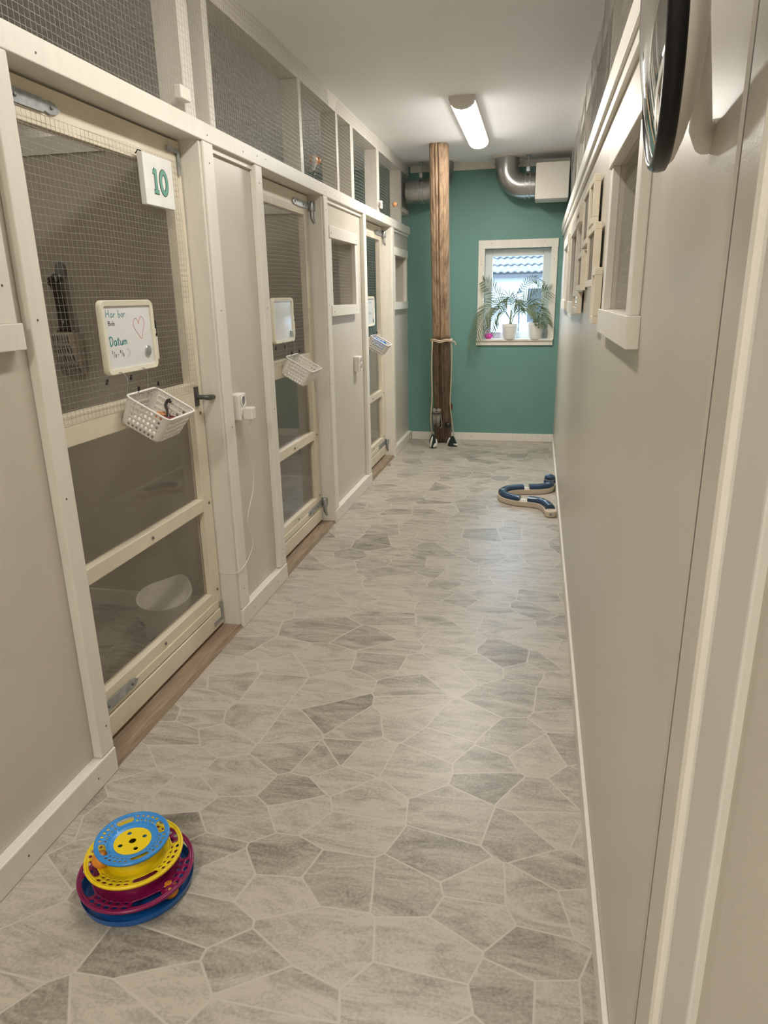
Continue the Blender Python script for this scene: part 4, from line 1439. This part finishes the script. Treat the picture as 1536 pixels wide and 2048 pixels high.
# ---------------------------------------------------------------- inside the first room
yw = 2.70
k = empty('wall_hook', (-1.945, yw - 0.012, 1.47), 'grey stick-on hook holding the litter scoop on the room wall', 'hook')
build(MB().lathe([(0.001, 0), (0.028, 0.002), (0.03, 0.006), (0.026, 0.012), (0.001, 0.016)], 20, (-1.945, yw, 1.505), Matrix.Rotation(PI / 2, 4, 'X') @ Matrix.Diagonal((0.85, 1.25, 1, 1))), 'pad', 'greyplastic', k, smooth=True)
build(MB().tube([(-1.945, yw - 0.012, 1.49), (-1.945, yw - 0.022, 1.47), (-1.945, yw - 0.04, 1.468), (-1.945, yw - 0.045, 1.485)], 0.006, 8), 'prong', 'galv', k, smooth=True)
s = empty('litter_scoop', (-1.95, yw - 0.06, 1.08), 'litter scoop with dark brown handle and taupe slotted bowl on the wall', 'scoop')
hp = smooth_path([(-1.975, yw - 0.03, 1.47), (-1.96, yw - 0.03, 1.445), (-1.952, yw - 0.03, 1.38), (-1.945, yw - 0.035, 1.31), (-1.935, yw - 0.05, 1.262)], 6)
build(MB().tube(hp, [0.024 - 0.004 * math.sin(PI * i / (len(hp) - 1)) + (0.008 * max(0, i / (len(hp) - 1) - .8) * 5) for i in range(len(hp))], 12, flat=(1.15, .55, 1)), 'handle', 'brown', s, smooth=2)
build(MB().tube([(-1.985, yw - 0.03, 1.47), (-1.955, yw - 0.035, 1.482), (-1.932, yw - 0.035, 1.468)], [0.012, 0.014, 0.012], 10, flat=(1, .7, 1)), 'handle_end', 'brown', s, smooth=2)
# bowl: a curved slotted sheet
def bowl(u, v):
    # u across the width, v down
    zz = 1.255 - 0.165 * v
    dep = 0.06 * math.sin(PI * min(1, 0.15 + 0.85 * v) * 0.55)
    return (-1.95 + (u - 0.5) * 0.118 * (0.9 + 0.15 * v), yw - 0.075 + (0.05 * v ** 2) + 0.025 * (2 * u - 1) ** 4, zz)
cells = []
for i in range(10):
    for j in range(4):
        u0, u1, v0, v1 = i / 10, (i + 1) / 10, j / 4, (j + 1) / 4
        cells.append((u0, u1, v0, v1, ((u0 + u1) / 2, (v0 + v1) / 2, 0.030, 0.10, 0.6) if 0 < i < 9 else None))
mb = holed(MB(), cells, bowl, n=4)
build(mb, 'slotted_bowl', 'taupe', s, solid=0.003)
mb = MB()
for uu in (0, 1):
    vs = []
    for j in range(9):
        p = bowl(uu, j / 8)
        vs += [p, (p[0], min(yw - 0.004, p[1] + 0.058), p[2])]
    mb.add(vs, [(2 * j, 2 * j + 2, 2 * j + 3, 2 * j + 1) for j in range(8)])
vs = []
for i in range(9):
    p = bowl(i / 8, 0)
    vs += [p, (p[0] * 0.85 - 1.95 * 0.15, p[1] + 0.03, p[2] + 0.012)]
mb.add(vs, [(2 * j, 2 * j + 2, 2 * j + 3, 2 * j + 1) for j in range(8)])
build(mb, 'bowl_sides', 'taupe', s, solid=0.003)

fx, fy = -1.505, 2.46
f = empty('water_fountain', (fx, fy, 0), 'white cat drinking fountain with printed whiskers behind the nearest door', 'water fountain')
n = 40
vs, fs = [], []
lev = [(0.088, 0.0), (0.095, 0.02), (0.112, 0.10), (0.116, 0.16)]
for r, z in lev:
    for j in range(n):
        a = 2 * PI * j / n
        zz = z
        if z == 0.16: zz = 0.185 + 0.022 * math.sin(a - 0.2) + 0.03 * max(0, math.cos(a - 1.25)) ** 6
        vs.append((fx + r * math.cos(a), fy + r * math.sin(a), zz))
for r, dz in ((0.106, 0.0), (0.09, -0.045), (0.001, -0.05)):
    for j in range(n):
        a = 2 * PI * j / n
        vs.append((fx + r * math.cos(a), fy + r * math.sin(a), (0.185 + 0.022 * math.sin(a - 0.2) + 0.03 * max(0, math.cos(a - 1.25)) ** 6) if dz == 0 else 0.170 + 0.018 * (r / .1) * math.sin(a - .2)))
for i in range(6):
    for j in range(n):
        fs.append((i * n + j, i * n + (j + 1) % n, (i + 1) * n + (j + 1) % n, (i + 1) * n + j))
fs.append(tuple(reversed(range(n))))
mb = MB()
mb.add(vs, fs)
build(mb, 'bowl', 'plastic', f, smooth=True)
mb = MB()
for dz, da in ((0.014, 0.32), (0, 0.36), (-0.014, 0.32)):
    for s0 in (-2.35,):
        pts = []
        for i in range(5):
            a = s0 + da * i / 4
            z = 0.085 + dz * (0.3 + 0.7 * i / 4)
            rr = 0.095 + (z - 0.02) * 0.2125 + 0.001
            pts.append((fx + rr * math.cos(a), fy + rr * math.sin(a), z))
        mb.tube(pts, 0.0016, 6)
build(mb, 'whiskers', 'whisker', f)
build(MB().sphere((fx + 0.01, fy - 0.105, 0.018), 0.03, 10, (1.1, .8, .75)), 'dark_foot', 'darkmetal', f, smooth=2)

# ---------------------------------------------------------------- things clinging to the left mesh screen
build(MB().box(XL - 0.006, XL + 0.022, 2.40, 2.47, 2.02, 2.062), 'wooden_block', 'trim', bevel=0.004, label='small white painted block on the left mesh above the nearest door', cat='block')
t = empty('cat_toy', (XL - 0.03, 4.03, 2.02), 'orange and white plush toy caught in the left mesh', 'cat toy')
build(MB().sphere((XL - 0.032, 4.02, 2.10), 0.028, 10, (.8, 1.3, 1)).sphere((XL - 0.025, 4.07, 2.105), 0.018, 8), 'body', 'orange', t, smooth=2)
build(MB().sphere((XL - 0.022, 3.99, 2.095), 0.020, 8, (.7, 1, 1.4)).tube([(XL - 0.02, 3.99, 2.08), (XL - 0.02, 3.97, 2.05), (XL - 0.02, 3.96, 2.035)], [0.014, 0.010, 0.006], 7), 'white_front', 'fluff', t, smooth=2)
build(MB().tube([(XL - 0.018, 3.965, 2.04), (XL - 0.016, 3.955, 2.015), (XL - 0.016, 3.94, 2.0)], [0.006, 0.006, 0.004], 6), 'tail', 'brown', t, smooth=2)
t = empty('cat_toy', (XL + 0.012, 5.72, 2.03), 'small orange and brown furry ball on the left mesh by the duct', 'cat toy')
build(MB().sphere((XL + 0.016, 6.05, 2.10), 0.020, 10), 'ball', 'orangeband', t, smooth=2)
build(MB().sphere((XL + 0.024, 6.07, 2.10), 0.012, 8), 'dark_tip', 'brown', t, smooth=2)
build(MB().box(XL - 0.004, XL + 0.012, 5.56, 5.60, 2.02, 2.075).tube([(XL + 0.005, 5.55, 2.04), (XL + 0.01, 5.52, 2.06)], 0.008, 7), 'plastic_clip', 'plastic', bevel=0.003, label='white plastic clip on the left mesh above the farthest door', cat='clip')


# ---------------------------------------------------------------- framed mirrors and pictures on the right wall
def frame_thing(y0, y1, z0, z1, inner, label, cat='picture frame', name='picture_frame', w=0.022):
    xa, xb = XR - 0.030, XR - 0.008
    f = empty(name, (XR - 0.015, (y0 + y1) / 2, z0), label, cat)
    mb = MB().box(xa, xb, y0, y1, z1 - w, z1).box(xa, xb, y0, y1, z0, z0 + w)
    mb.box(xa, xb, y0, y0 + w, z0 + w, z1 - w).box(xa, xb, y1 - w, y1, z0 + w, z1 - w)
    build(mb, 'frame', 'door', f, bevel=0.0015)
    build(MB().box(xa + 0.008, xb, y0 + w, y1 - w, z0 + w, z1 - w), 'mirror_glass' if inner == 'mirror' else 'picture', inner, f)
    build(MB().box(xb, XR, y0 + 0.04, y1 - 0.04, z0 + 0.04, z1 - 0.03), 'backing', 'black', f)


frame_thing(2.275, 2.41, 1.29, 1.453, 'mirror', 'small framed mirror low on the right wall beside the nearest mesh window', 'mirror', 'framed_mirror')
frame_thing(2.415, 2.76, 1.40, 1.592, 'picture', 'beige frame just above and behind the small framed mirror')
frame_thing(2.60, 2.80, 1.602, 1.755, 'picture', 'highest narrow beige frame on the right wall, nearest of the upper two')
frame_thing(2.83, 3.20, 1.555, 1.762, 'picture', 'upper beige frame farther along the right wall than the highest narrow one')
frame_thing(3.09, 3.42, 1.392, 1.545, 'picture', 'middle beige frame with dark shadow gap on the right wall')
frame_thing(3.27, 3.72, 1.296, 1.388, 'mirror', 'low small framed mirror just before the second mesh window on the right', 'mirror', 'framed_mirror')
frame_thing(3.50, 3.80, 1.69, 1.757, 'picture', 'small flat beige frame above the second mesh window edge on the right')

# ---------------------------------------------------------------- window sill: plants and bowl
def pot(name, x, y, z, r0, r1, h, label):
    p = empty(name, (x, y, z), label, 'potted plant')
    build(MB().lathe([(r0 * 0.96, 0), (r0, 0.004), (r1 * 0.965, h * 0.80), (r1, h * 0.81), (r1, h), (r1 - 0.006, h), (r1 - 0.010, h * 0.85)], 36, (x, y, z), cap0=True), 'pot', 'pot', p, smooth=True)
    build(MB().lathe([(r1 - 0.010, h * 0.88), (0.001, h * 0.91)], 24, (x, y, z)), 'soil', 'soil', p)
    return p


def frond(p, a, b, c_, ln, n=17, droop=0.5, mt='leaf'):
    """an arching rachis with pairs of narrow folded leaflets"""
    mb = MB()
    pts = [bez(a, b, c_, i / 20) for i in range(21)]
    mb.tube(pts, [0.0028 * (1 - 0.75 * i / 20) for i in range(21)], 5)
    for i in range(n):
        t = 0.25 + 0.74 * i / (n - 1)
        q = bez(a, b, c_, t)
        d = (bez(a, b, c_, min(1, t + 0.02)) - bez(a, b, c_, t - 0.02)).normalized()
        side = d.cross(Vector((0.15, -0.9, 0.45)))
        side.normalize()
        L = ln * (0.5 + 0.5 * math.sin(PI * min(1, (t - 0.12) / 0.9))) * random.uniform(.85, 1.12)
        for s in (-1, 1):
            dirv = (d * random.uniform(.55, .75) + side * s * 0.85 + Vector((0, -0.12, -droop * random.uniform(.35, .8)))).normalized()
            k1 = q + dirv * L * 0.35 + Vector((0, 0, 0.003))
            k2 = q + dirv * L * 0.7 - Vector((0, 0, droop * L * 0.10))
            tip = q + dirv * L - Vector((0, 0, droop * L * 0.32))
            wv = dirv.cross(Vector((0.1, -1, 0.2))).normalized() * 0.0034
            mb.add([q - wv * .4, q + wv * .4, k1 + wv, k1 - wv, k2 + wv * .8, k2 - wv * .8, tip], [(0, 1, 2, 3), (3, 2, 4, 5), (5, 4, 6)])
    build(mb, 'frond', mt, p, fix=False)


YS = YE + 0.005
p = pot('palm_plant', -0.258, YS, 0.98, 0.060, 0.077, 0.137, 'feathery palm in a white pot, middle of the window sill')
build(MB().tube([(-0.258, YS, 1.10), (-0.256, YS, 1.17), (-0.252, YS - 0.004, 1.24)], [0.009, 0.008, 0.005], 8).tube([(-0.25, YS, 1.1), (-0.235, YS, 1.16), (-0.21, YS, 1.22)], 0.004, 6), 'stem', 'stem', p, smooth=2)
B0 = (-0.256, YS, 1.15)
frond(p, B0, (-0.46, YS - 0.06, 1.53), (-0.605, YS - 0.13, 0.90), 0.15, 30, 0.8)
frond(p, B0, (-0.40, YS, 1.42), (-0.515, YS - 0.06, 1.50), 0.12, 18, 0.15)
frond(p, B0, (-0.12, YS - 0.02, 1.72), (0.07, YS - 0.03, 1.39), 0.06, 20, 0.3)
frond(p, B0, (-0.08, YS - 0.07, 1.42), (0.085, YS - 0.09, 1.12), 0.15, 28, 0.7)
frond(p, B0, (-0.24, YS - 0.03, 1.50), (-0.35, YS - 0.03, 1.26), 0.11, 20, 0.6)
frond(p, B0, (-0.38, YS - 0.04, 1.36), (-0.44, YS - 0.05, 1.05), 0.12, 20, 0.6)
frond(p, B0, (-0.15, YS - 0.05, 1.32), (0.09, YS - 0.06, 1.40), 0.15, 24, 0.1)
frond(p, B0, (-0.22, YS - 0.04, 1.48), (-0.17, YS - 0.07, 1.22), 0.11, 18, 0.6)
p = pot('leafy_plant', -0.022, YS + 0.005, 0.98, 0.062, 0.080, 0.148, 'dark leafy plant in a white pot at the right end of the sill')
mb = MB()
lv = MB()
for i in range(9):
    a = 2 * PI * i / 9 + 0.3
    rr = random.uniform(0.03, 0.08)
    top = Vector((-0.022 + rr * math.cos(a) + 0.02, YS - 0.015 + 0.45 * rr * math.sin(a), 1.13 + random.uniform(0.0, 0.13)))
    if i % 3 == 0: top.z = 1.11 - random.uniform(0, .03); top.x += 0.015; top.y = YS - 0.075
    base = Vector((-0.022 + 0.02 * math.cos(a), YS + 0.012 * math.sin(a), 1.11))
    mid = (base + top) / 2 + Vector((0, 0, 0.05))
    pts = [bez(base, mid, top, t / 6) for t in range(7)]
    mb.tube(pts, 0.0022, 5)
    for t in range(2, 7):
        for s in (-1, 1):
            q = pts[t]
            dv = Vector((random.uniform(-1, 1), random.uniform(-0.9, 0.2), random.uniform(-.2, .7))).normalized()
            L = random.uniform(0.022, 0.036)
            wv = dv.cross(Vector((0.1, -1, 0.4))).normalized() * L * 0.28
            e = q + dv * L
            lv.add([q, q + dv * L * .45 + wv, e, q + dv * L * .45 - wv], [(0, 1, 2, 3)])
build(mb, 'stem', 'stem', p, smooth=2)
build(lv, 'foliage', 'leafdark', p, fix=False)
b = empty('petal_bowl', (-0.455, YE - 0.002, 0.98), 'small pink petal-shaped bowl at the left end of the window sill', 'bowl')
mb = MB()
for ring_, (rr, h, nn) in enumerate(((0.036, 0.052, 8), (0.042, 0.036, 8))):
    for i in range(nn):
        a = 2 * PI * (i + 0.5 * ring_) / nn
        ca, sa = math.cos(a), math.sin(a)
        pt = []
        for t in range(5):
            tt = t / 4
            r_ = 0.018 + (rr - 0.018) * math.sin(tt * PI / 2)
            w_ = 0.014 * math.sin(PI * (0.15 + 0.85 * (1 - tt) * 0.9)) + 0.001
            for s in (-1, 1):
                pt.append((-0.455 + r_ * ca - s * w_ * sa, YE - 0.002 + r_ * sa + s * w_ * ca, 0.981 + h * tt))
        mb.add(pt, [(2 * t, 2 * t + 1, 2 * t + 3, 2 * t + 2) for t in range(4)])
build(mb, 'petals', 'pink', b, solid=0.002, smooth=2)
build(MB().lathe([(0.024, 0.98), (0.026, 0.99), (0.02, 0.994), (0.001, 0.994)], 18, (-0.455, YE - 0.002, 0), cap0=True), 'dish', 'pink', b, smooth=True)

# ---------------------------------------------------------------- outside: house, lamp, ground
HY, GZ = 28.0, -0.15
hs = empty('house', (0, HY, GZ), 'white rendered house with grey tiled roof across the yard', 'house')
build(MB().box(-9, 10, HY, HY + 8, GZ, 2.19), 'wall', 'facade', hs)
build(MB().box(-9.3, 10.3, HY - 0.34, HY - 0.26, 2.0, 2.10).box(-9.3, 10.3, HY - 0.28, HY, 2.08, 2.16), 'eave', 'eave', hs)
mb, me_ = MB(), MB()
sl = math.radians(44)
for r_ in range(9):
    y0, z0 = HY - 0.34 + r_ * 0.39 * math.cos(sl), 2.17 + r_ * 0.39 * math.sin(sl)
    nx = 900
    vs = []
    line = []
    for i in range(nx + 1):
        x = -9.3 + 19.6 * i / nx
        wv = 0.026 * math.sin(2 * PI * x / 0.25 + r_)
        for (dy, dz) in ((0, -0.01), (0, 0.03), (0.44 * math.cos(sl), 0.44 * math.sin(sl) - 0.02)):
            vs.append((x, y0 + dy, z0 + dz + wv))
        line.append((x, y0 - 0.01, z0 + 0.0 + wv))
    mb.add(vs, [f_ for i in range(nx) for f_ in ((3 * i, 3 * i + 3, 3 * i + 4, 3 * i + 1), (3 * i + 1, 3 * i + 4, 3 * i + 5, 3 * i + 2))])
    me_.tube(line[::2], 0.028, 5)
build(mb, 'roof', 'tile', hs, smooth=True)
build(me_, 'tile_row_shade', 'eave', hs)  # dark wavy strips put in as the shade under each tile row
wd = build(MB().box(-0.42, 0.75, HY - 0.05, HY, 0.30, 1.58), 'window', 'darkglass', hs)
sub(MB().box(-0.50, 0.83, HY - 0.03, HY, 0.20, 0.30).box(-0.50, 0.83, HY - 0.03, HY, 1.58, 1.66), 'window_trim', 'facade', wd)
lx, ly = -0.63, 24.0
lp = empty('street_lamp', (lx, ly, GZ), 'small dark lantern on a post seen through the window', 'street lamp')
build(MB().tube([(lx, ly, GZ), (lx, ly, 1.20)], 0.025, 10).tube([(lx - 0.12, ly, 1.17), (lx + 0.12, ly, 1.17)], 0.015, 8), 'pole', 'eave', lp)
build(MB().lathe([(0.04, 1.20), (0.05, 1.23)], 6, (lx, ly, 0), cap0=True, cap1=True).lathe([(0.095, 1.42), (0.10, 1.435), (0.055, 1.50), (0.02, 1.52), (0.025, 1.55), (0.003, 1.60)], 6, (lx, ly, 0), cap0=True), 'lantern_frame', 'eave', lp)
build(MB().lathe([(0.052, 1.23), (0.085, 1.42)], 6, (lx, ly, 0)), 'lantern_glass', 'sash', lp)
build(MB().box(-30, 30, 7.02, 50, GZ - 0.1, GZ), 'ground', 'asphalt', kind='structure')

# nail heads and filled screw holes on the woodwork
mb = MB()
RX = Matrix.Rotation(PI / 2, 4, 'Y')
RY = Matrix.Rotation(PI / 2, 4, 'X')
def dot(x, y, z, m_, r=0.0032):
    mb.lathe([(r, -0.0005), (r, 0.0006), (0.0001, 0.0008)], 8, (x, y, z), m_)
for a, b in POSTS:
    for z in (1.86, 1.34, 0.88, 0.17):
        dot(XL, (a + b) / 2 + random.uniform(-.012, .012), z, RX)
for y in (0.6, 1.1, 1.7, 2.62, 2.95, 3.1, 3.2, 4.1, 4.3, 5.05, 5.4, 6.04, 6.5):
    dot(XL, y, ZB0 + 0.03 + random.uniform(-.012, .012), RX)
for y in (0.7, 1.2, 1.5, 2.7, 3.0, 4.2, 4.9, 6.2):
    dot(XL + 0.004, y, 0.04, RX)
for x in (-1.0, -0.6, -0.2, 0.1):
    dot(x, YE - 0.014, 0.04, RY)
for x, z in ((-0.45, 1.83), (0.03, 1.835), (-0.54, 1.65), (-0.54, 1.2), (0.117, 1.68), (0.117, 1.15), (-0.3, 0.94), (0.02, 0.94)):
    dot(x, YE - 0.017, z, RY)
for y, z in ((4.18, 1.74), (4.78, 1.74), (4.18, 1.6), (4.18, 1.42), (4.2, 1.30), (4.75, 1.30), (1.45, 1.42), (1.45, 1.6)):
    dot(XP + 0.0325, y, z, RX)
build(mb, 'trim_nail_heads', 'nail', **STR)

# repeats carry a shared group
GROUPS = {'whiteboard': 'whiteboards on the mesh doors', 'marker_pen': 'markers clipped to the whiteboards', 'magnet': 'magnets on the whiteboards',
          'cat_collar': 'cat collars in the nearest basket', 'wire_mesh_screen': 'wire mesh screens above the walls', 'ceiling_lamp': 'ceiling lamps',
          'ball': 'orange balls in the tower toy', 'picture_frame': 'frames on the right wall', 'framed_mirror': 'small framed mirrors on the right wall',
          'power_socket': 'wall sockets on the left panels', 'ventilation_duct': 'steel ducts at the end wall', 'cat_toy': None}
for o in bpy.data.objects:
    g = GROUPS.get(o.name.split('.')[0])
    if g and o.parent is None and 'label' in o:
        o['group'] = g

# tidy helper properties
for o in bpy.data.objects:
    if '_w' in o:
        del o['_w']
